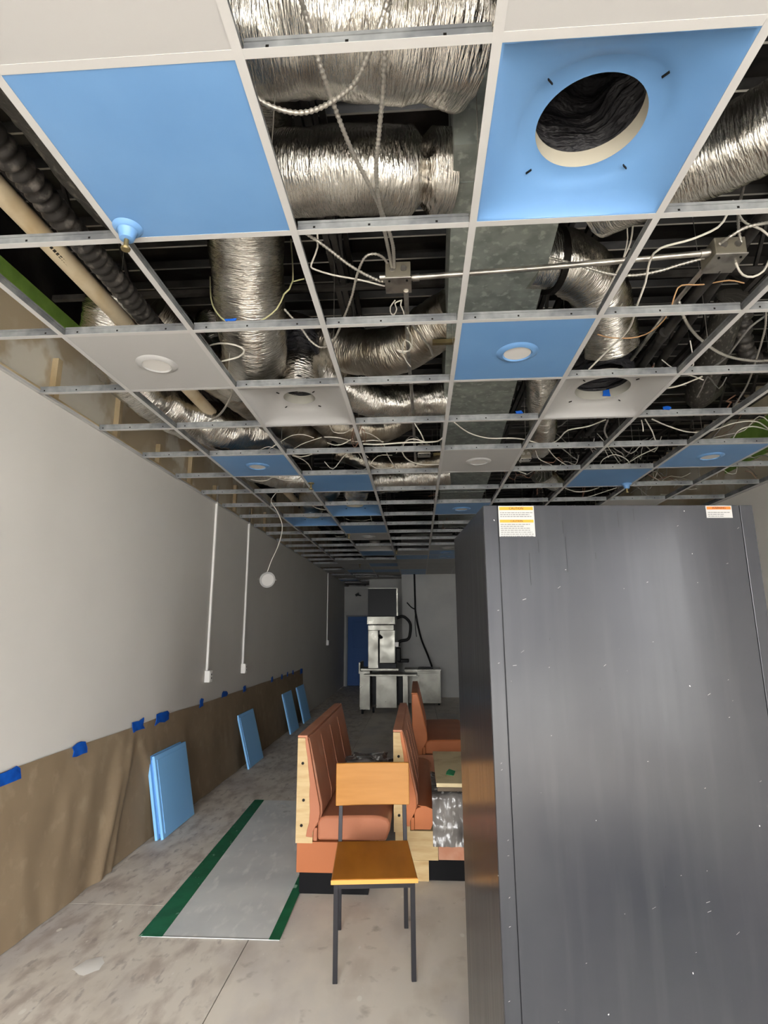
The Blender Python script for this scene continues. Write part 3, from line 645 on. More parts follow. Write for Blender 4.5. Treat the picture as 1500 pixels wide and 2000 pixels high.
# wires
WIRES=[
('bx',0.0085,'armored cable running diagonally in front of the two foil ducts',[(-0.299,1.112,3.25),(-0.255,1.112,3.08),(-0.239,1.172,3.04),(-0.218,1.304,3.04),(-0.18,1.481,3.04),(-0.122,1.69,3.05),(-0.079,1.93,3.07),(-0.078,2.138,3.1)]),
('bx',0.0085,'armored cable dropping almost straight down past the two foil ducts',[(-0.035,1.095,3.2),(-0.051,1.099,3.06),(-0.061,1.162,3.03),(-0.073,1.273,3.03),(-0.093,1.403,3.03),(-0.113,1.556,3.03),(-0.109,1.765,3.05),(-0.087,2.137,3.1)]),
('bx',0.0085,'armored cable sagging in a loop across the nearest foil duct',[(-0.006,1.043,3.2),(-0.066,1.102,3.05),(-0.107,1.172,3.03),(-0.153,1.246,3.03),(-0.232,1.299,3.03),(-0.31,1.321,3.03),(-0.38,1.303,3.03),(-0.432,1.274,3.04),(-0.462,1.229,3.06)]),
('bx',0.008,'armored cable entering the left side of the middle junction box',[(-0.476,2.046,3.25),(-0.44,2.032,3.2),(-0.391,2.03,3.16),(-0.335,2.078,3.14),(-0.277,2.131,3.12),(-0.217,2.184,3.11),(-0.153,2.225,3.1),(-0.125,2.237,3.1)]),
('bx',0.007,'armored cable arching up over and down left of the middle junction box',[(-0.101,2.187,3.13),(-0.122,2.129,3.14),(-0.16,2.098,3.14),(-0.201,2.104,3.13),(-0.242,2.182,3.11),(-0.281,2.304,3.08),(-0.331,2.425,3.05),(-0.411,2.598,3.02),(-0.48,2.661,3.02),(-0.537,2.643,3.05),(-0.584,2.578,3.1),(-0.646,2.5,3.15)]),
('white',0.005,'white wire bent sharply left of the middle junction box',[(-0.395,2.023,3.2),(-0.402,2.077,3.17),(-0.43,2.121,3.14),(-0.441,2.137,3.12),(-0.422,2.161,3.12),(-0.353,2.202,3.12),(-0.238,2.23,3.11),(-0.127,2.269,3.1)]),
('white',0.004,'small loop of white wire hanging under the middle junction box',[(-0.082,2.308,3.05),(-0.106,2.36,3.05),(-0.106,2.415,3.05),(-0.091,2.425,3.05),(-0.077,2.377,3.05),(-0.083,2.33,3.05),(-0.056,2.31,3.05)]),
('white',0.004,'short white wire curling under the middle junction box',[(-0.051,2.305,3.05),(-0.057,2.332,3.04),(-0.045,2.387,3.04),(-0.043,2.478,3.05)]),
('white',0.0045,'knotted white wire on the conduit beyond the middle junction box',[(-0.03,2.496,3.02),(-0.008,2.607,3.02),(-0.024,2.733,3.02),(-0.089,2.718,3.02),(-0.05,2.752,3.02),(-0.009,2.684,3.02),(-0.042,2.614,3.02),(-0.059,2.721,3.02),(-0.046,2.827,3.02),(-0.02,2.914,3.02)]),
('bx',0.007,'short armored cable slanting right of the far conduit below the junction box',[(-0.006,2.481,3.03),(0.05,2.629,3.03),(0.085,2.719,3.03),(0.102,2.803,3.03)]),
('strap',0.005,'yellowish strap looped under the foil duct beside the blue panel',[(-0.704,2.82,3.8),(-0.605,2.49,3.3),(-0.643,2.478,3.22),(-0.688,2.513,3.16),(-0.769,2.504,3.09),(-0.859,2.49,3.07),(-0.938,2.492,3.09),(-0.989,2.494,3.14),(-1.044,2.547,3.25),(-1.127,2.713,3.5)]),
('strap',0.004,'thin yellowish wire end beside the round foil duct',[(-0.607,2.498,3.3),(-0.57,2.485,3.3),(-0.545,2.478,3.3)]),
('bx',0.008,'armored cable sagging under the long conduit right of the metal duct',[(0.6,2.202,3.16),(0.721,2.179,3.1),(0.84,2.212,3.08),(0.96,2.235,3.08),(1.062,2.211,3.08),(1.143,2.186,3.09),(1.232,2.163,3.1)]),
('white',0.006,'long white cable crossing the upper right bays to the diffuser duct',[(1.33,2.08,3.3),(1.269,2.037,3.2),(1.231,2.042,3.15),(1.122,2.041,3.1),(1.001,2.046,3.07),(0.988,2.12,3.07),(1.008,2.227,3.04),(1.019,2.363,3.01),(1.056,2.575,3.01),(1.014,2.775,3.0),(0.962,2.912,2.97)]),
('white',0.005,'white wire hanging down to the tee behind the blue diffuser panel',[(1.011,2.28,3.4),(0.999,2.312,3.3),(0.951,2.342,3.2),(0.888,2.36,3.08),(0.835,2.313,2.97)]),
('white',0.004,'thin white wire hanging beside another behind the blue diffuser panel',[(0.976,2.278,3.4),(1.004,2.347,3.35),(1.008,2.436,3.3),(0.971,2.459,3.2)]),
('orange',0.004,'thin orange wire bending beside the right junction box',[(1.499,2.356,3.1),(1.409,2.316,3.09),(1.29,2.309,3.07),(1.184,2.277,3.05),(1.159,2.287,3.02),(1.157,2.334,2.98)]),
('orange',0.004,'thin orange wire crossing behind the crumpled foil elbow',[(1.202,2.484,3.02),(1.199,2.561,3.02),(1.167,2.642,3.02),(1.104,2.674,3.02),(1.002,2.663,3.02),(0.912,2.589,3.0)]),
('bx',0.0085,'armored cable sagging across the right hand long tee',[(1.26,2.468,3.1),(1.285,2.489,3.02),(1.36,2.578,3.0),(1.456,2.673,2.99),(1.599,2.789,2.98),(1.755,2.873,2.98),(1.931,2.936,3.0),(2.073,2.967,3.05)]),
('bx',0.008,'armored cable entering the right junction box from the right',[(1.513,2.09,3.2),(1.405,2.016,3.14),(1.32,2.01,3.12),(1.27,2.032,3.1),(1.25,2.075,3.1)]),
('white',0.006,'white wire drooping below the right junction box',[(1.352,2.158,3.08),(1.348,2.145,3.04),(1.392,2.188,3.03),(1.443,2.206,3.03),(1.485,2.197,3.05),(1.514,2.196,3.1)]),
('bx',0.007,'armored cable dropping from above onto the right junction box',[(1.473,2.204,3.5),(1.424,2.164,3.4),(1.376,2.12,3.3),(1.34,2.085,3.2),(1.34,2.087,3.13),(1.354,2.102,3.09)]),
('white',0.006,'white wire curving away at the upper right above the junction box',[(1.478,2.116,3.15),(1.432,2.092,3.17),(1.398,2.102,3.2),(1.394,2.137,3.25),(1.399,2.18,3.35)]),
('bx',0.006,'armored cable hanging at the right edge above the second blue panel row',[(1.735,2.593,3.1),(1.78,2.694,3.05),(1.865,2.932,3.0),(1.978,3.233,2.98),(2.077,3.59,2.97)]),
('dark',0.007,'dull grey cable curving down at the far right edge',[(1.763,2.644,3.1),(1.701,2.675,3.06),(1.68,2.765,3.02),(1.683,2.882,3.0),(1.649,2.954,2.98)]),
('white',0.006,'white wire resting behind the white diffuser with black duct',[(1.502,3.193,2.97),(1.541,3.18,2.97),(1.598,3.152,2.98),(1.669,3.112,3.0)]),
('white',0.006,'white cable sagging across the bay under the wide metal duct',[(0.243,3.777,3.05),(0.276,3.813,3.03),(0.397,3.967,3.0),(0.55,4.043,2.98),(0.731,4.056,2.98),(0.856,4.115,2.98),(1.019,4.256,2.98)]),
('white',0.006,'white wire curling beside the small foil duct above the grey cabinet',[(0.996,4.318,2.99),(1.086,4.178,2.99),(1.104,3.978,2.99),(1.137,3.919,2.99),(1.236,3.871,2.99),(1.322,3.745,2.99)]),
('white',0.005,'white wire dropping from the small foil duct toward the white light panel',[(1.064,4.35,2.98),(1.186,4.6,2.98),(1.362,4.847,2.98),(1.508,4.879,2.98)]),
('bx',0.008,'armored cable hooked around a tee above the grey cabinet',[(1.394,3.905,3.05),(1.397,4.003,3.0),(1.494,4.179,2.98),(1.584,4.22,2.97)]),
('white',0.006,'long white cable drooping across the bays at the right',[(1.652,3.786,3.0),(1.82,3.913,2.99),(2.007,4.017,2.98),(2.145,4.003,2.98),(2.254,3.878,2.99),(2.394,3.879,3.0),(2.559,4.038,3.02),(2.769,4.29,3.05)]),
('white',0.006,'white wire ending in a clip above the two right blue panels',[(1.66,3.915,3.05),(1.748,4.028,3.0),(1.831,4.178,2.98),(1.866,4.222,2.98)]),
('white',0.006,'white cable arching near the green painted patch',[(2.738,4.237,3.05),(2.49,4.069,3.03),(2.388,4.066,3.0),(2.408,4.202,2.97)]),
('white',0.006,'white cable crossing diagonally left of the right blue light panel',[(1.946,4.436,3.0),(1.877,4.609,2.99),(1.833,4.8,2.98),(1.682,4.872,2.97)]),
('white',0.005,'white wire humped over the bay left of the right blue light panel',[(1.61,4.818,2.97),(1.615,4.716,3.0),(1.692,4.658,3.02),(1.81,4.731,3.0),(1.881,4.818,2.97)]),
('white',0.005,'short white wire bent down between the foil duct and white light panel',[(0.968,4.377,2.98),(1.047,4.609,2.98),(1.194,4.799,2.98)]),
('white',0.007,'white cable sagging right behind the top of the grey cabinet',[(1.515,5.611,2.97),(1.669,5.765,2.97),(1.779,5.745,2.97),(1.851,5.609,2.97)]),
('white',0.006,'white cable angling up just above the grey cabinet top',[(1.844,6.054,2.97),(1.959,5.878,2.98),(2.078,5.744,3.0)]),
('white',0.005,'short thin wire hanging left of the clip above the right bays',[(1.64,3.931,3.05),(1.644,3.927,3.0),(1.651,3.949,2.97)]),
('bx',0.006,'armored cable slanting toward the two right blue panels',[(2.216,3.922,3.02),(2.242,4.065,3.0),(2.235,4.189,2.97)]),
('white',0.005,'white wire looped behind the white diffuser in the middle',[(-0.601,3.702,2.98),(-0.591,3.828,2.98),(-0.524,3.854,2.98),(-0.466,3.786,2.98),(-0.428,3.715,2.98)]),
('white',0.005,'white wire lying across the dark bay left of the wire bundle',[(-0.682,3.953,2.99),(-0.602,3.968,2.99),(-0.529,4.045,3.0),(-0.473,4.107,3.0),(-0.322,4.086,3.0),(-0.246,4.124,3.0)]),
('white',0.005,'white wire sagging into the brown wire bundle',[(-0.673,4.06,2.98),(-0.624,4.119,2.98),(-0.556,4.091,2.98),(-0.474,4.028,3.0)]),
('copper',0.004,'brown wire coil hanging behind the middle long tee',[(-0.443,3.796,2.99),(-0.485,4.014,2.99),(-0.482,4.209,2.99),(-0.429,4.049,2.99),(-0.421,3.825,2.99),(-0.469,3.984,2.99),(-0.463,4.16,2.99),(-0.41,3.958,2.99)]),
('copper',0.004,'second brown wire coil tangled right of the middle long tee',[(-0.382,3.731,2.99),(-0.417,3.927,2.99),(-0.408,4.148,2.99),(-0.366,3.931,2.99),(-0.384,3.8,2.99),(-0.393,4.052,2.99)]),
('white',0.008,'straight white conduit lying over the tees left of the metal duct',[(-0.401,4.08,2.97),(-0.281,4.098,2.97),(-0.07,4.069,2.97),(0.107,4.072,2.97),(0.174,4.052,2.97),(0.202,3.986,2.97)]),
('white',0.006,'white wire slanting down to the small ceiling box',[(-0.024,3.88,3.1),(0.005,3.918,3.05),(0.04,3.944,3.0),(0.068,4.073,2.98)]),
('white',0.007,'white cable looping from the small ceiling box to the white light panel',[(0.071,4.089,2.98),(-0.017,4.077,3.0),(-0.079,4.142,3.0),(-0.106,4.311,2.98),(-0.068,4.536,2.98),(0.036,4.683,2.98),(0.201,4.675,2.97)]),
('white',0.005,'white wire arching right of the brown wire bundle',[(-0.394,3.856,2.99),(-0.338,3.904,2.99),(-0.285,4.013,2.99),(-0.249,4.133,2.99)]),
('white',0.005,'white wire dropping two bays beyond the brown bundle',[(-0.246,4.13,2.98),(-0.233,4.373,2.98),(-0.2,4.645,2.98),(-0.169,4.824,2.98)]),
('white',0.005,'white wire dipping under the middle long tee',[(-0.461,4.349,2.98),(-0.44,4.547,2.98),(-0.403,4.65,2.98),(-0.341,4.79,2.98),(-0.255,4.779,2.98),(-0.206,4.761,2.98)]),
('white',0.005,'white wire bending down beside the sprinkler drop pipe',[(-1.016,4.358,2.98),(-0.961,4.449,2.98),(-0.931,4.589,2.98),(-0.934,4.779,2.98)]),
('white',0.004,'thin wire crossing behind the left foil ducts',[(-1.251,4.197,2.98),(-1.152,4.119,2.98),(-1.095,4.195,2.98)]),
('white',0.004,'thin wire arching over the sprinkler drop bay',[(-1.188,4.192,2.97),(-1.042,4.065,3.0),(-0.928,3.98,3.02),(-0.843,3.974,3.02),(-0.768,3.997,3.0)]),
('white',0.004,'thin straight wire lying left of the sprinkler drop pipe',[(-0.963,4.184,2.98),(-0.859,4.059,2.98),(-0.699,3.933,2.98)]),
('white',0.006,'white wire drooping behind the blue light panel at the left',[(-1.562,5.02,2.97),(-1.503,5.089,2.97),(-1.418,5.066,2.97),(-1.326,4.965,2.97),(-1.26,5.068,2.97),(-1.144,5.077,2.97),(-1.061,4.962,2.97)]),
('white',0.006,'white wire looped against the big foil duct beside the white light panel',[(-1.147,2.753,3.1),(-1.091,2.674,3.06),(-0.982,2.546,3.0),(-0.898,2.534,2.98),(-0.863,2.571,2.97),(-0.913,2.637,2.97),(-1.019,2.681,2.97)]),
('bx',0.008,'armored cable curving down beside the white light panel corner',[(-1.074,3.026,2.98),(-1.112,3.122,2.98),(-1.194,3.274,2.98),(-1.303,3.44,2.98),(-1.44,3.588,2.98)]),
('bx',0.006,'armored cable curling behind the dark foil duct at the left',[(-1.54,3.731,2.98),(-1.597,3.906,2.98),(-1.616,4.073,2.98),(-1.58,4.165,2.98),(-1.513,4.225,2.98)]),
]

WM = {'bx': 'bx', 'white': 'cable_white', 'dark': 'cable_dark', 'orange': 'cable_orange', 'copper': 'cable_copper', 'strap': 'strap'}
for k, r, lab, pts in WIRES:
    if k == 'bx':
        path = smooth_path(pts, .0045)
        o = MB().tube(path, lambda s, a, r=r * .8: r * (1 + .22 * math.cos(2 * math.pi * s / .0155)), 8).build('armored_cable', 'bx', smooth=60)
        tag(o, lab, 'cable', 'armored cables above the ceiling')
    else:
        o = MB().tube(smooth_path(pts, .03), r * .78, 7).build('strap' if k == 'strap' else 'wire', WM[k], smooth=60)
        tag(o, lab, 'strap' if k == 'strap' else 'wire', 'loose wires above the ceiling')
rw = random.Random(11)
def tangle(n, x0, x1, y0, y1, lab, grp, zmin=2.965, zmax=3.25):
    for k in range(n):
        x, y = rw.uniform(x0, x1), rw.uniform(y0, y1); a = rw.uniform(0, 6.28); l = rw.uniform(.12, .3); z = rw.uniform(zmin, zmax); pts = []
        for q in range(5):
            pts.append((min(max(x, XL + .03), XR - .03), y, z)); a += rw.uniform(-.9, .9); x += l * .5 * math.cos(a); y += l * .5 * math.sin(a)
            z = min(max(z + rw.uniform(-.12, .12), zmin), zmax + .1)
        m = rw.choice(['cable_white', 'cable_white', 'cable_dark', 'cable_copper', 'bx'])
        tag(MB().tube(smooth_path(pts, .04), rw.uniform(.0025, .0048), 6).build('wire', m, smooth=60), lab, 'wire', grp)
tangle(34, 1.9, 3.15, 4.7, 6.6, 'loose wire in the tangle above the bays at the far right', 'tangled wires at the far right')
tangle(18, .75, 1.7, 4.0, 6.0, 'loose wire in the tangle around the short foil duct', 'tangled wires over the grey cabinet')
tangle(6, -1.0, .1, 3.6, 5.2, 'loose wire in the dark bays beside the brown wire coils', 'tangled wires around the brown coils')
tangle(9, -1.6, 1.0, 6.0, 9.5, 'loose wire above the far middle bays', 'tangled wires over the far bays')
tangle(8, 1.3, 2.4, 2.4, 4.0, 'loose wire in the dark bays right of the white diffuser', 'tangled wires right of the white diffuser', 3.0, 3.5)

# sprinklers
def cone_cup(label, x, y):
    e = empty('sprinkler_head', (x, y, CE - .075), label, 'sprinkler', 'sprinkler heads')
    MB().lathe([(.0, -.046), (.018, -.046), (.023, -.044), (.030, -.018), (.034, -.012), (.046, .0), (.049, .0), (.04, -.012), (.034, -.014)], (x, y, CE), 32).build('protective_cup', 'panel_blue', e, smooth=50)
    MB().lathe([(.0, -.085), (.014, -.085), (.016, -.078), (.008, -.074), (.008, -.044)], (x, y, CE), 16).build('deflector', 'brass', e, smooth=50)
    MB().tube([(x, y, CE), (x, y, CE + .35)], .014, 12).build('drop_pipe', 'joist', e, smooth=40)
    return e
cone_cup('sprinkler head in a blue cup beside the big blue panel', -.962, 1.60)
cone_cup('sprinkler head in a blue cup at the edge of a far right blue panel', 1.985, 5.24)
def sprinkler(label, x, y, lo=.06):
    e = empty('sprinkler_head', (x, y, CE - lo), label, 'sprinkler', 'sprinkler heads')
    MB().lathe([(.0, -lo), (.02, -lo), (.022, -lo + .006), (.009, -lo + .01), (.009, -.012), (.026, -.008), (.03, .0)], (x, y, CE), 20).build('head', 'brass', e, smooth=50)
    MB().tube([(x, y, CE), (x, y, DECK - .3)], .022, 14).build('drop_pipe', 'deck', e, smooth=40)
sprinkler('chrome sprinkler head at the corner of the flat far blue panel', -.975, 4.98)
sprinkler('small sprinkler head beyond the dark blue panel', -.975, 7.85)
sprinkler('small sprinkler head far back beside a blue panel', -.36, 9.6)
sprinkler('tiny sprinkler head near the far end of the ceiling', -1.2, 11.6)

# dangling disc light
dl = empty('dangling_light', (-1.604, 5.9, 2.0), 'white round light disc dangling on its wire below the grid', 'ceiling light')
nrm = Vector((.55, -.78, -.28)).normalized(); cen = Vector((-1.604, 5.9, 2.10))
MB().tube([cen - nrm * .004, cen + nrm * .012], .086, 36).build('rim', 'panel_white', dl, smooth=40, bevel=.003)
MB().tube([cen + nrm * .012, cen + nrm * .015], .066, 36).build('lens', 'lens', dl, smooth=40)
MB().tube([cen - nrm * .03, cen - nrm * .004], .06, 28).build('driver_can', 'panel_white', dl, smooth=40)
sd = nrm.cross(Vector((0, 0, 1))).normalized()
for q in (-1, 1): MB().bar(cen + sd * q * .084, cen + sd * q * .102, .012, .01).build('spring_clip', 'emt', dl)
MB().tube(smooth_path([cen - nrm * .03 + Vector((0, 0, .05)), cen + Vector((.03, .02, .2)), (-1.50, 5.92, 2.48), (-1.47, 5.94, 2.68), (-1.53, 5.93, 2.85), (-1.6, 5.92, 2.97), (-1.5, 5.8, 3.05)], .03), .005, 8).build('cord', 'cable_white', dl, smooth=60)
# bits of blue tape left in the ceiling
def tape_scrap(label, c, w, h, n=(0, -1, 0), seed=0, grp=None):
    rn = random.Random(seed); n = Vector(n).normalized(); a = n.cross(Vector((0, 0, 1))); a = a.normalized() if a.length > .1 else Vector((1, 0, 0)); b = a.cross(n).normalized()
    ring = [(-.5, -.42), (-.2, -.5), (.25, -.45), (.5, -.5), (.46, -.1), (.5, .35), (.2, .5), (-.05, .42), (-.3, .5), (-.5, .3), (-.46, -.05)]
    ring = [(x * w + rn.uniform(-.1, .1) * w, y * h + rn.uniform(-.1, .1) * h) for x, y in ring]
    c = Vector(c); m = MB(); k = len(ring)
    m.add([c + a * x + b * y + n * .0005 for x, y in ring] + [c + a * x + b * y + n * (.003 + .004 * rn.random()) for x, y in ring],
          [tuple(range(k)), tuple(range(2 * k - 1, k - 1, -1))] + [(i, (i + 1) % k, (i + 1) % k + k, i + k) for i in range(k)])
    return tag(m.build('painter_tape', 'tape_blue', recalc=True), label, 'tape', grp)
gt = 'scraps of blue tape on the ceiling parts'
tape_scrap('blue tape scrap on the tee below the metal duct', (.68, gy(4) - .006, CE + .048), .045, .02, seed=1, grp=gt)
tape_scrap('blue tape scrap on the tee right of the wide white diffuser', (1.62, gy(4) - .006, CE + .05), .05, .025, seed=2, grp=gt)
tape_scrap('blue tape scrap on the tee at the right edge behind the blue diffuser', (1.30, gy(1) - .006, CE + .05), .06, .04, seed=3, grp=gt)
tape_scrap('blue tape scrap stuck inside the wide white diffuser neck', (1.20, 3.32, CE + .095), .06, .045, seed=4, grp=gt)
tape_scrap('small blue tape scrap on the tee under the round foil duct', (-.83, gy(2) - .006, CE + .046), .05, .012, seed=5, grp=gt)

# ================================================================== left wall things
def raceway(label, y, zb, x=XL):
    e = empty('wall_conduit', (x + .02, y, zb), label, 'conduit', 'vertical conduits on the left wall')
    MB().box(x, x + .022, y - .016, y + .016, zb + .1, CE + .02).build('channel', 'plug_white', e, bevel=.003)
    MB().box(x, x + .055, y - .04, y + .04, zb, zb + .115).build('outlet_box', 'plug_white', e, bevel=.005)
    MB().box(x + .055, x + .058, y - .03, y + .03, zb + .015, zb + .1).build('cover_plate', 'plug_white', e, bevel=.002)
    for dz in (.032, .068):
        MB().box(x + .058, x + .060, y - .012, y + .012, zb + dz, zb + dz + .016).build('socket', 'ink_soft', e)
    MB().tube([(x + .011, y, CE + .02), (x + .011, y, CE + .2)], .012, 10).build('riser', 'emt', e, smooth=40)
raceway('white wall conduit with socket box nearer the camera', 5.76, 1.06)
raceway('white wall conduit with socket box next along the left wall', 6.94, 1.06)
raceway('white wall conduit at the dark far end of the left wall', 13.35, 1.22)

# brown paper taped along the left wall
pm = MB(); ny, nz_ = 420, 30; Y0, Y1, HT = 1.55, 10.62, .865
def paper_x(y, z):
    t = 1 - z / HT
    x = XL + .006 + .058 * t ** 1.5
    for (yc, zc, k, w, a) in ((4.36, .86, .40, .045, .024), (4.26, .72, .55, .05, .018), (4.08, .5, .35, .07, .020), (4.52, .62, -.55, .055, .018), (4.66, .4, -.2, .07, .012), (3.78, .6, .3, .11, .016),
                             (3.55, .5, .25, .10, .012), (3.3, .86, .2, .15, .010), (5.3, .86, .1, .12, .008), (6.0, .8, .1, .16, .007), (6.6, .7, -.1, .2, .006), (2.9, .6, .2, .16, .010)):
        d = (y - (yc - k * (zc - z))) / w
        x += a * math.exp(-d * d) * min(1, t * 3.2)
    x += .010 * t * noise.noise(Vector((y * 2.2, z * 2, 0))) + .004 * min(1, t * 4) * noise.noise(Vector((y * 9, z * 5, 3)))
    return max(x, XL + .004)
for i in range(ny + 1):
    y = Y0 + (Y1 - Y0) * i / ny; top = HT + .015 * noise.noise(Vector((y * .9, 5, 0)))
    for k in range(nz_ + 1):
        z = .003 + (top - .003) * k / nz_; pm.v.append((paper_x(y, min(z, HT)), y, z))
for i in range(ny):
    for k in range(nz_):
        a = i * (nz_ + 1) + k; pm.f.append((a, a + nz_ + 1, a + nz_ + 2, a + 1)[::-1]); pm.m.append(0)
pp = pm.build('paper_covering', 'paper', smooth=80); tag(pp, 'wrinkled brown paper taped along the bottom of the left wall', 'paper')
gtp = 'blue tape holding the brown paper'
TP = [(3.0, .83, .22, .07, 'long straight blue tape strip nearest the camera'), (3.63, .845, .15, .08, 'rounded blue tape piece second from the camera'), (4.39, .865, .18, .085, 'slanted blue tape piece above the big paper fold'),
      (4.80, .865, .24, .085, 'ragged wide blue tape clump beside the paper fold'), (5.65, .875, .09, .085, 'small upright blue tape piece before the flagged one'), (6.32, .885, .17, .07, 'flag-shaped blue tape piece below the second conduit'),
      (7.04, .865, .10, .075, 'small dark blue tape tab above the second leaning panel'), (8.37, .87, .10, .075, 'small far tape tab midway along the paper'), (8.96, .86, .08, .07, 'small far tape tab, third from the paper end'),
      (9.34, .87, .08, .07, 'small far tape tab, second from the paper end'), (9.76, .87, .09, .07, 'small far tape tab, nearest the paper end'), (10.45, .84, .16, .10, 'blue tape at the far end of the brown paper')]
for k, (y, z, w, h, lab) in enumerate(TP):
    tape_scrap(lab, (XL + .012, y, z), w, h, (1, 0, 0), 30 + k, gtp)

# blue panels leaning on the wall
def leaning(label, y0, xb, off=0, th=.022, s=.61):
    xt = XL + .03 + off
    e = empty('leaning_panel', (xb, y0 + s / 2, 0), label, 'panel', 'blue ceiling panels leaning on the left wall')
    dx = xb - xt; hz = math.sqrt(s * s - dx * dx); ux, uz = dx / s, -hz / s      # down the panel
    nx, nzz = hz / s, dx / s
    m = MB(); top = Vector((xt, 0, hz)); d = Vector((ux, 0, uz)); n = Vector((nx, 0, nzz))
    b = [(0, 0), (s, 0), (s, th), (0, th)]
    vs = [tuple(top + d * p + n * (-q) + Vector((0, yy, 0))) for yy in (y0, y0 + s) for p, q in b]
    zmin = min(v[2] for v in vs); vs = [(v[0], v[1], v[2] - zmin + .001) for v in vs]
    m.add(vs, [(0, 1, 2, 3), (7, 6, 5, 4), (0, 4, 5, 1), (1, 5, 6, 2), (2, 6, 7, 3), (3, 7, 4, 0)])
    m.build('panel_sheet', 'board_blue', e, bevel=.004, recalc=True)
    # shallow raised face tray
    i0, i1 = .035, s - .035
    v2 = [tuple(top + d * p + n * q + Vector((0, yy, -zmin + .001))) for q in (.0, .004) for p, yy in ((i0, y0 + i0), (i1, y0 + i0), (i1, y0 + i1), (i0, y0 + i1))]
    MB().add(v2, []) 
    f = MB(); f.add(v2, [(0, 1, 2, 3), (7, 6, 5, 4), (0, 4, 5, 1), (1, 5, 6, 2), (2, 6, 7, 3), (3, 7, 4, 0)])
    f.build('face_tray', 'board_blue', e, bevel=.002, recalc=True)
    return e
leaning('front blue panel of the nearest leaning pair', 4.585, -1.975, .034)
leaning('rear blue panel of the nearest leaning pair, showing as a second edge', 4.565, -2.012, .0)
leaning('single blue panel leaning on the paper, second along the wall', 6.79, -1.97)
leaning('third blue panel along the wall, before the last one', 8.98, -1.98)
leaning('last blue panel leaning at the far end of the paper', 10.0, -1.98)

# ================================================================== floor sheet
sh = empty('floor_sheet', (-1.1, 4.4, 0), 'flat grey sheet on the floor edged with green tape', 'sheet')
MB().prism([(-1.48, 3.241), (-.746, 3.241), (-.80, 5.622), (-1.565, 5.622)], .001, .006, axis='z').build('sheet', 'sheet', sh, recalc=True)
MB().prism([(-1.49, 3.235), (-1.365, 3.235), (-1.478, 5.63), (-1.57, 5.63)], .0065, .0075, axis='z').build('tape_strip', 'tape_green', sh, recalc=True)
MB().prism([(-.80, 3.235), (-.742, 3.235), (-.775, 5.63), (-.815, 5.63)], .0065, .0075, axis='z').build('tape_strip', 'tape_green', sh, recalc=True)
MB().prism([(-1.485, 3.236), (-.744, 3.236), (-.744, 3.246), (-1.485, 3.246)], .0065, .007, axis='z').build('sheet_edge', 'sticker', sh, recalc=True)
# spilled plaster blob
pb = MB(); n = 14; rp = random.Random(4)
ring = [(-1.60 + .07 * math.cos(2 * math.pi * k / n) * rp.uniform(.7, 1.2), 2.98 + .075 * math.sin(2 * math.pi * k / n) * rp.uniform(.7, 1.2)) for k in range(n)]
pb.add([(x, y, .0008) for x, y in ring] + [(-1.60 + (x + 1.60) * .6, 2.98 + (y - 2.98) * .6, .004) for x, y in ring], [(k, (k + 1) % n, n + (k + 1) % n, n + k) for k in range(n)] + [tuple(range(n, 2 * n))])
tag(pb.build('plaster_blob', 'plaster', smooth=60), 'dried white plaster blob on the floor at lower left', 'spill')

# ================================================================== chair
ch = empty('dining_chair', (-.25, 3.155, 0), 'wooden chair with black square steel frame facing the camera', 'chair', rz=R(5.6))
W2, D2, LG = .180, .232, .022
for sx in (-1, 1):
    MB().box(sx * W2 - LG / 2, sx * W2 + LG / 2, -D2 - LG / 2, -D2 + LG / 2, 0, .408).build('leg', 'black_steel', ch, bevel=.002, local=True)
    x = sx * W2
    MB().bar((x, D2, 0), (x, D2, .41), LG, LG, upv=(0, 1, 0)).bar((x, D2, .41), (x * .98, D2 + .045, .80), LG, LG * .8, upv=(0, 1, 0)).build('leg', 'black_steel', ch, bevel=.002, local=True)
    MB().box(x - .01, x + .01, -D2, D2, .385, .408).build('seat_rail', 'black_steel', ch, local=True)
MB().box(-W2, W2, -D2 - .01, -D2 + .01, .385, .408).build('seat_rail', 'black_steel', ch, local=True)
MB().box(-W2, W2, D2 - .01, D2 + .01, .385, .408).build('seat_rail', 'black_steel', ch, local=True)
sp = [(-.203, -.262), (.203, -.262), (.194, .222), (-.194, .222)]
MB().prism(sp, .409, .433, axis='z').build('seat', 'seat_wood', ch, bevel=.006, local=True, recalc=True)
MB().prism([(-.2035, -.2630), (.2035, -.2630), (.2035, -.2622), (-.2035, -.2622)], .412, .430, axis='z').build('seat_edge', 'seat_edge', ch, local=True, recalc=True)
bm_ = MB(); nb = 10
for side in (0, 1):
    for i in range(nb + 1):
        x = -.206 + .412 * i / nb; bow = .012 * (1 - (x / .206) ** 2)
        for z in (.612, .828):
            bm_.v.append((x, D2 - .014 + (z - .612) * .10 + bow + (.018 if side else 0), z))
k2 = (nb + 1) * 2
for i in range(nb):
    a = 2 * i; bm_.f += [(a, a + 2, a + 3, a + 1), (a + k2, a + 1 + k2, a + 3 + k2, a + 2 + k2), (a, a + k2, a + 2 + k2, a + 2), (a + 1, a + 3, a + 3 + k2, a + 1 + k2)]; bm_.m += [0] * 4
bm_.f += [(0, 1, 1 + k2, k2), (k2 - 2, 2 * k2 - 2, 2 * k2 - 1, k2 - 1)]; bm_.m += [0, 0]
bm_.build('backrest', 'chair_wood', ch, bevel=.004, local=True, recalc=True, smooth=35)

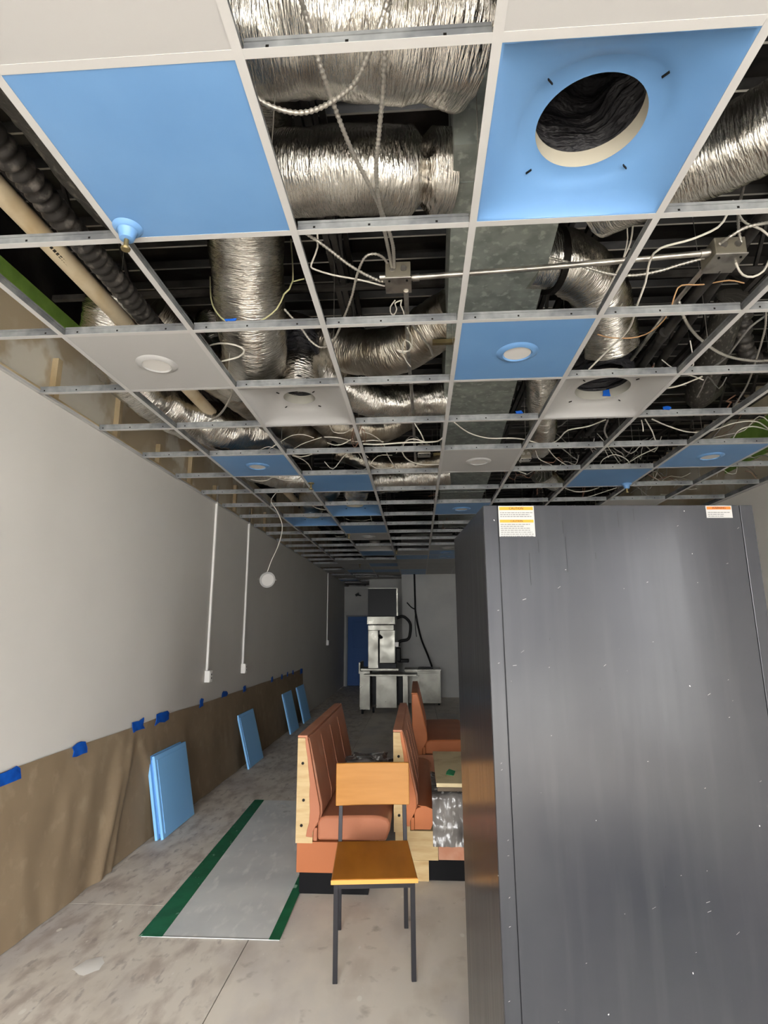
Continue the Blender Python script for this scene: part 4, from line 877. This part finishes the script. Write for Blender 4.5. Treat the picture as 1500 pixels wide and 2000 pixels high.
# ================================================================== booth benches
def bench(label, x0, y0, L, end='wood', seatw=.59, cm='vinyl_dusty', side='vinyl', base='laminate', basew=.46, toe=(.025, .45)):
    e = empty('booth_bench', (x0 + .3, y0 + L / 2, 0), label, 'bench', 'orange booth benches')
    X = lambda p: [(x0 + a, b) for a, b in p]
    MB().box(x0 + toe[0], x0 + toe[1], y0 + .02, y0 + L - .02, 0, .12).build('toe_kick', 'toe_black', e)
    MB().box(x0 + .008, x0 + basew, y0 + .004, y0 + L, .12, .292).build('base_box', base, e, bevel=.003)
    if end == 'wood':
        MB().prism(X([(0, .285), (0, .895), (.06, .895), (.075, .80), (.10, .6), (.11, .42), (.105, .285)]), y0, y0 + .022).build('end_panel', 'raw_wood', e, recalc=True)
        bk = X([(.046, .895), (.060, .905), (.072, .86), (.096, .74), (.125, .6), (.147, .5), (.150, .45), (.142, .41), (.115, .365), (.105, .345), (.106, .318), (.064, .322), (.070, .36), (.082, .40), (.086, .47), (.080, .56), (.083, .62), (.070, .72), (.064, .78), (.052, .84)])
        for z, q in ((.745, .035), (.53, .045), (.385, .035)):
            MB().tube([(x0 + q, y0 - .004, z), (x0 + q, y0 + .002, z)], .009, 10).build('bolt', 'bolt', e)
        MB().prism(bk, y0 - .004, y0 + .024).build('back_end_wrap', side, e, bevel=.004, recalc=True)
    poly = X([(.0, .29), (.0, .895), (.006, .905), (.05, .907), (.066, .895), (.080, .85), (.105, .74), (.135, .6), (.158, .5), (.160, .45), (.15, .41), (.12, .365), (.106, .345), (.106, .29)])
    MB().prism(poly, y0 + (.022 if end == 'wood' else 0), y0 + L).build('back_cushion', cm, e, bevel=.012, recalc=True, smooth=50)
    MB().box(x0 - .002, x0 + .062, y0 - .003, y0 + L, .897, .912).build('top_cap', cm, e, bevel=.005)
    MB().box(x0 + .0635, x0 + .0665, y0, y0 + L, .893, .902).build('piping', 'vinyl', e)
    for k in (1, 2, 3):
        yy = y0 + L * k / 4
        MB().prism(X([(.107, .36), (.122, .365), (.152, .41), (.1625, .45), (.1605, .5), (.1375, .6), (.1075, .74), (.0825, .85), (.066, .85)]), yy - .0012, yy + .0012).build('stitched_seam', cm, e, recalc=True)
    w = seatw
    cu = X([(.135, .300), (.135, .405), (.150, .425), (.18, .437), (w - .12, .444), (w - .06, .440), (w - .02, .425), (w, .395), (w - .006, .36), (w - .03, .300)])
    MB().prism(cu, y0 + .006, y0 + L).build('seat_cushion', side if cm != 'vinyl_orange' else 'vinyl_orange', e, bevel=.014, recalc=True, smooth=50)
    MB().box(x0 + .108, x0 + .134, y0 + .002, y0 + L, .296, .372).build('seat_welt', side, e, bevel=.006)
    return e
bench('nearest orange booth bench with bare wooden end panel, left of the chair', -.781, 3.752, 1.60)
b2_ = bench('booth bench with wooden end and pale wooden base, right of the chair', -.182, 3.972, 1.42, seatw=.27, cm='vinyl_dusty', side='vinyl_orange', base='raw_wood', basew=.285, toe=(.22, .62))
MB().box(-.182 + .10, -.182 + .222, 3.975, 4.0, 0, .12).build('base_foot', 'raw_wood', b2_)
MB().box(-.182 + .287, -.182 + .62, 3.99, 5.39, .12, .296).build('base_side', 'vinyl_dusty', b2_)
bench('orange booth bench farther back with upholstered end', -.085, 6.22, 1.4, end='soft', seatw=.62, cm='vinyl_orange', side='vinyl_orange', base='vinyl_dusty')
# plastic-wrapped bundle and loose tabletop on the second bench
def lump(name, label, c, dims, m, seed, cat, nlat=14, nlon=24, rot=0, amp=.25, tilt=0):
    mb = MB(); ca, sa = math.cos(rot), math.sin(rot)
    for i in range(nlat + 1):
        th = math.pi * i / nlat
        for k in range(nlon):
            ph = 2 * math.pi * k / nlon
            d = Vector((math.sin(th) * math.cos(ph), math.sin(th) * math.sin(ph), math.cos(th)))
            e_ = [abs(v) ** .55 * (1 if v >= 0 else -1) for v in d]
            r = 1 + amp * noise.noise(d * 2.2 + Vector((seed, 0, 0))) + amp * .5 * noise.noise(d * 6 + Vector((0, seed, 0)))
            x, y, z = e_[0] * r * dims[0] / 2, e_[1] * r * dims[1] / 2, max(e_[2] * r, -1) * dims[2] / 2
            mb.v.append((c[0] + x * ca - y * sa, c[1] + x * sa + y * ca, c[2] + dims[2] / 2 + z + tilt * y))
    for i in range(nlat):
        for k in range(nlon):
            a, b = i * nlon + k, i * nlon + (k + 1) % nlon; mb.f.append((a, a + nlon, b + nlon, b)); mb.m.append(0)
    return tag(mb.build(name, m, smooth=60, recalc=True), label, cat)
wc = MB(); nu, nv = 44, 30
for k in range(nv + 1):
    for i in range(nu + 1):
        x = .07 + .37 * i / nu; t = k / nv
        if t < .45: q = t / .45; y, z = 3.945 + .035 * q, .212 + .30 * q
        else: q = (t - .45) / .55; y, z = 3.98 + .6 * q, .512 + .02 * math.sin(q * 3)
        w_ = .014 * noise.noise(Vector((x * 14, t * 16, 1))) + .008 * noise.noise(Vector((x * 40, t * 40, 4)))
        wc.v.append((x, y + (w_ if t < .5 else 0), z + (w_ if t >= .42 else 0)))
for k in range(nv):
    for i in range(nu): a = k * (nu + 1) + i; wc.f.append((a, a + 1, a + nu + 2, a + nu + 1)); wc.m.append(0)
wcr = empty('wrapped_cushion', (.255, 4.27, .21), 'cushion wrapped in crinkled clear plastic on the second bench', 'cushion')
wc.build('plastic_film', 'plastic_wrap', wcr, smooth=70)
MB().box(.085, .43, 3.995, 4.56, .30, .495).build('cushion', 'vinyl_dusty', wcr, bevel=.02)
tb = empty('loose_tabletop', (.4, 4.4, .55), 'pale wooden tabletop lying on the wrapped cushion', 'tabletop')
MB().box(.098, .62, 3.90, 4.87, .575, .600).build('top_surface', 'board', tb, bevel=.004)
MB().box(.104, .61, 3.908, 4.86, .548, .574).build('edge_band', 'board_edge', tb, bevel=.004)
MB().prism([(.17, 4.12), (.22, 4.09), (.24, 4.21), (.20, 4.27), (.18, 4.20)], .6005, .603, axis='z').build('tape_scrap', 'tape_mint', tb, recalc=True)
lump('plastic_bag', 'crumpled clear plastic bag lying on the nearest bench seat', (-.40, 4.85, .445), (.34, .3, .12), 'plastic_wrap', 8, 'bag', amp=.5)

# ================================================================== grey upright cabinet (refrigerator) at right
FR = empty('refrigerator', (.208, 1.722, 0), 'tall dark grey metal refrigerator cabinet filling the right foreground', 'refrigerator', rz=R(4.3))
FW, FD, FH = .85, .655, 1.95
MB().box(0, FW, .004, FD, .04, FH).build('body', 'cabinet_paint', FR, bevel=.004, local=True)
MB().box(.0, .0435, -.003, .004, .04, FH - .001).build('corner_strip', 'cabinet_paint', FR, bevel=.0015, local=True)
MB().box(FW - .041, FW, -.003, .004, .04, FH - .001).build('corner_strip', 'cabinet_paint', FR, bevel=.0015, local=True)
MB().box(.0455, FW - .043, -.003, .004, .04, FH - .001).build('rear_panel', 'cabinet_paint', FR, bevel=.0015, local=True)
MB().box(.02, FW - .02, .02, FD - .02, 0, .04).build('plinth', 'machine_black', FR, local=True)
sc = MB(); rs = random.Random(21)
for k in range(46):
    x, z = rs.uniform(.06, .80), rs.uniform(.45, 1.93); l = rs.uniform(.002, .012); a = rs.uniform(.1, .7)
    if rs.random() < .25: x, l = rs.uniform(.002, .03), .005
    dx, dz, w = l * math.cos(a), l * math.sin(a), rs.uniform(.0004, .0010)
    sc.add([(x, -.0033, z), (x + dx, -.0033, z + dz), (x + dx, -.0033, z + dz + w), (x, -.0033, z + w)], [(0, 1, 2, 3)])
so_ = sc.build('paint_scratches', 'sticker', FR, local=True); so_['kind'] = 'stuff'
sb_ = MB()
for x, z0, z1 in ((.245, 1.86, 1.90), (.165, 1.80, 1.84), (.25, 1.74, 1.85), (.135, 1.70, 1.80), (.34, 1.78, 1.80), (.42, 1.88, 1.93), (.47, 1.90, 1.94)):
    sb_.add([(x, -.0033, z0), (x + .0012, -.0033, z0), (x + .0012, -.0033, z1), (x, -.0033, z1)], [(0, 1, 2, 3)])
so_ = sb_.build('dark_drips', 'machine_black', FR, local=True); so_['kind'] = 'stuff'
def text_mesh(txt, size, m):
    c = bpy.data.curves.new('lettering', 'FONT'); c.body = txt; c.size = size; c.align_x = 'CENTER'; c.align_y = 'CENTER'; c.extrude = .0002
    o = bpy.data.objects.new('lettering', c); COL.objects.link(o)
    me = bpy.data.meshes.new_from_object(o.evaluated_get(bpy.context.evaluated_depsgraph_get())); bpy.data.objects.remove(o)
    me.materials.clear(); me.materials.append(MATS[m]); return me
def sticker(label, x0, x1, z0, z1, bars, seed, head):
    e = MB().box(x0, x1, -.0042, -.0032, z0, z1).build('warning_label', 'sticker', FR, local=True); e['label'] = label
    rn = random.Random(seed)
    for (b0, b1, mm) in bars:
        MB().box(x0 + .003, x1 - .003, -.0046, -.0042, b0, b1).build('colour_band', mm, e, local=True)
        t = bpy.data.objects.new('lettering', text_mesh(head, (b1 - b0) * .95, 'ink')); COL.objects.link(t); t.parent = e
        t.location = ((x0 + x1) / 2, -.0049, (b0 + b1) / 2); t.rotation_euler = (R(90), 0, 0)
    ink = MB(); z = z1 - .004
    while z > z0 + .006:
        z -= .0062
        if any(b0 - .004 < z < b1 + .003 for b0, b1, _ in bars): continue
        x = x0 + .005; xe = x1 - .005 - rn.choice([0, .004, .01, .03]) * (x1 - x0) / .11
        while x < xe:
            w = rn.uniform(.004, .012); w = min(w, xe - x)
            ink.box(x, x + w, -.0046, -.0042, z, z + .0022); x += w + .0018
    ink.build('print_lines', 'ink_soft', e, local=True)
sticker('white label with two yellow bands', .0465, .158, FH - .1, FH - .003, [(FH - .0165, FH - .006, 'sticker_yellow'), (FH - .056, FH - .047, 'sticker_yellow')], 2, 'CAUTION')
sticker('white label with one orange band', .70, .782, FH - .042, FH - .003, [(FH - .0155, FH - .006, 'sticker_orange')], 3, 'WARNING')

# ================================================================== kitchen equipment at the far end
ey = 11.15
ct_ = empty('steel_counter', (-.6, ey + .3, 0), 'stainless steel work counter under the kitchen machine', 'counter')
MB().box(-1.15, -.95, ey, ey + .6, .08, .79).build('side_cabinet', 'stainless', ct_, bevel=.004)
MB().box(-.32, -.22, ey, ey + .6, .1, .70).build('side_cabinet', 'stainless', ct_, bevel=.004)
MB().box(-.84, -.44, ey + .1, ey + .6, .10, .70).build('front_panel', 'stainless', ct_, bevel=.004)
MB().box(-.95, -.32, ey + .55, ey + .6, .1, .72).build('rear_panel', 'machine_black', ct_)
MB().box(-1.05, -.04, ey - .25, ey + .3, .715, .745).build('work_top', 'stainless', ct_, bevel=.003)
MB().box(-1.16, -.40, ey + .1, ey + .7, .79, .83).build('upper_top', 'stainless', ct_, bevel=.003)
MB().box(-1.17, -1.14, ey, ey + .7, .74, .95).build('splash', 'stainless', ct_, bevel=.003)
for x, y in ((-1.1, ey + .05), (-.9, ey + .2), (-.3, ey + .05), (-.3, ey + .5), (-1.1, ey + .5)):
    MB().tube([(x, y, 0), (x, y, .1)], .02, 10).build('foot', 'machine_black', ct_, smooth=40)
mc = empty('kitchen_machine', (-.75, ey + .4, .832), 'tall stainless kitchen machine with black top box at the far end', 'machine')
MB().box(-1.0, -.80, ey + .15, ey + .6, .832, 1.56).build('column', 'stainless', mc, bevel=.005)
MB().box(-.775, -.47, ey + .18, ey + .6, .93, 1.56).build('main_body', 'stainless', mc, bevel=.005)
MB().box(-.80, -.775, ey + .22, ey + .6, .832, 1.56).build('recess', 'machine_black', mc)
MB().box(-1.0, -.49, ey + .12, ey + .6, 1.56, 1.66).build('front_band', 'stainless', mc, bevel=.004)
MB().box(-1.02, -.46, ey + .10, ey + .62, 1.675, 1.83).build('header', 'stainless', mc, bevel=.006)
MB().box(-.54, -.50, ey + .095, ey + .10, 1.70, 1.74).build('badge', 'plug_white', mc)
MB().box(-.775, -.45, ey + .2, ey + .6, .832, .92).build('base_tray', 'machine_black', mc, bevel=.004)
MB().tube([(-.78, ey + .12, 1.46), (-.75, ey + .14, 1.42), (-.73, ey + .16, 1.43)], .03, 12).build('knob', 'machine_black', mc, smooth=40)
MB().tube([(-.785, ey + .15, 1.4), (-.785, ey + .15, .95)], .008, 8).build('rod', 'machine_black', mc)
MB().box(-1.0, -.43, ey + .12, ey + .62, 1.835, 2.385).build('top_box', 'machine_black', mc, bevel=.004)
MB().box(-.43, -.405, ey + .12, ey + .14, 1.84, 2.38).build('edge_rail', 'stainless', mc)
MB().box(-1.0, -.41, ey + .115, ey + .13, 2.38, 2.392).build('edge_rail', 'stainless', mc)
MB().tube(smooth_path([(-.44, ey + .35, 1.80), (-.3, ey + .35, 1.83), (-.17, ey + .35, 1.7), (-.17, ey + .35, 1.5), (-.22, ey + .35, 1.38), (-.38, ey + .35, 1.34), (-.41, ey + .35, 1.25)], .02), .03, 12).build('hose', 'rubber', mc, smooth=60)
MB().box(-.47, -.40, ey + .2, ey + .3, 1.24, 1.33).build('valve_box', 'plug_white', mc, bevel=.004)
MB().box(-.46, -.36, ey + .25, ey + .4, .95, 1.22).build('valve_bracket', 'rubber', mc, bevel=.02)
MB().box(-.42, -.2, ey + .3, ey + .5, .93, 1.0).build('drip_arm', 'rubber', mc, bevel=.02)
rc = empty('steel_cabinet', (.1, 12.7, 0), 'low stainless cabinet beside the kitchen machine', 'cabinet')
MB().box(-.3, .455, 12.45, 13.1, .04, .70).build('body', 'stainless', rc, bevel=.004)
MB().box(-.32, .465, 12.43, 13.12, .70, .735).build('top', 'stainless', rc, bevel=.003)
MB().box(.0, .43, 12.442, 12.45, .10, .66).build('door', 'stainless', rc, bevel=.003)
for x in (-.26, .41): MB().tube([(x, 12.5, 0), (x, 12.5, .04)], .02, 8).build('foot', 'machine_black', rc)
MB().box(-.02, .3, 12.6, 12.85, .736, .765).build('tray', 'machine_black', rc, bevel=.004)
cdm = empty('hanging_cord', (.1, 13.0, .76), 'dark cord bundle hanging down the pale back wall', 'cord')
MB().tube(smooth_path([(-.08, 13.8, 2.95), (-.07, 13.8, 2.3), (-.06, 13.78, 1.95), (.05, 13.7, 1.4), (.2, 13.4, 1.0), (.28, 12.95, .775)], .05), .022, 8).build('main_cord', 'rubber', cdm, smooth=60)
MB().tube(smooth_path([(-.06, 13.79, 2.05), (-.16, 13.8, 2.1), (-.27, 13.82, 2.22)], .05), .014, 8).build('branch', 'rubber', cdm, smooth=60)
MB().tube(smooth_path([(-.07, 13.78, 2.0), (-.08, 13.78, 1.7), (-.05, 13.78, 1.4)], .05), .008, 8).build('tail', 'rubber', cdm, smooth=60)
tag(MB().bar((-1.83, 16.47, 2.56), (-1.73, 16.47, 2.62), .05, .06).bar((-1.78, 16.44, 2.58), (-1.66, 16.40, 2.55), .02, .02).build('wall_camera', 'machine_black'), 'small dark fixture on the wall above the blue door', 'fixture')

# unseen crate added behind the camera for the dark patch reflected in the refrigerator
cr = empty('reflection_crate', (1.6, -.45, 0), 'unseen crate added for the dark reflection in the refrigerator', 'crate')
MB().box(1.12, 2.1, -.75, -.15, .0, .33).build('body', 'machine_black', cr, bevel=.01)
MB().box(1.10, 2.12, -.77, -.13, .33, .38).build('lid', 'machine_black', cr, bevel=.01)
for x in (1.35, 1.85): MB().box(x - .06, x + .06, -.149, -.135, .22, .25).build('handle', 'emt', cr, bevel=.004)
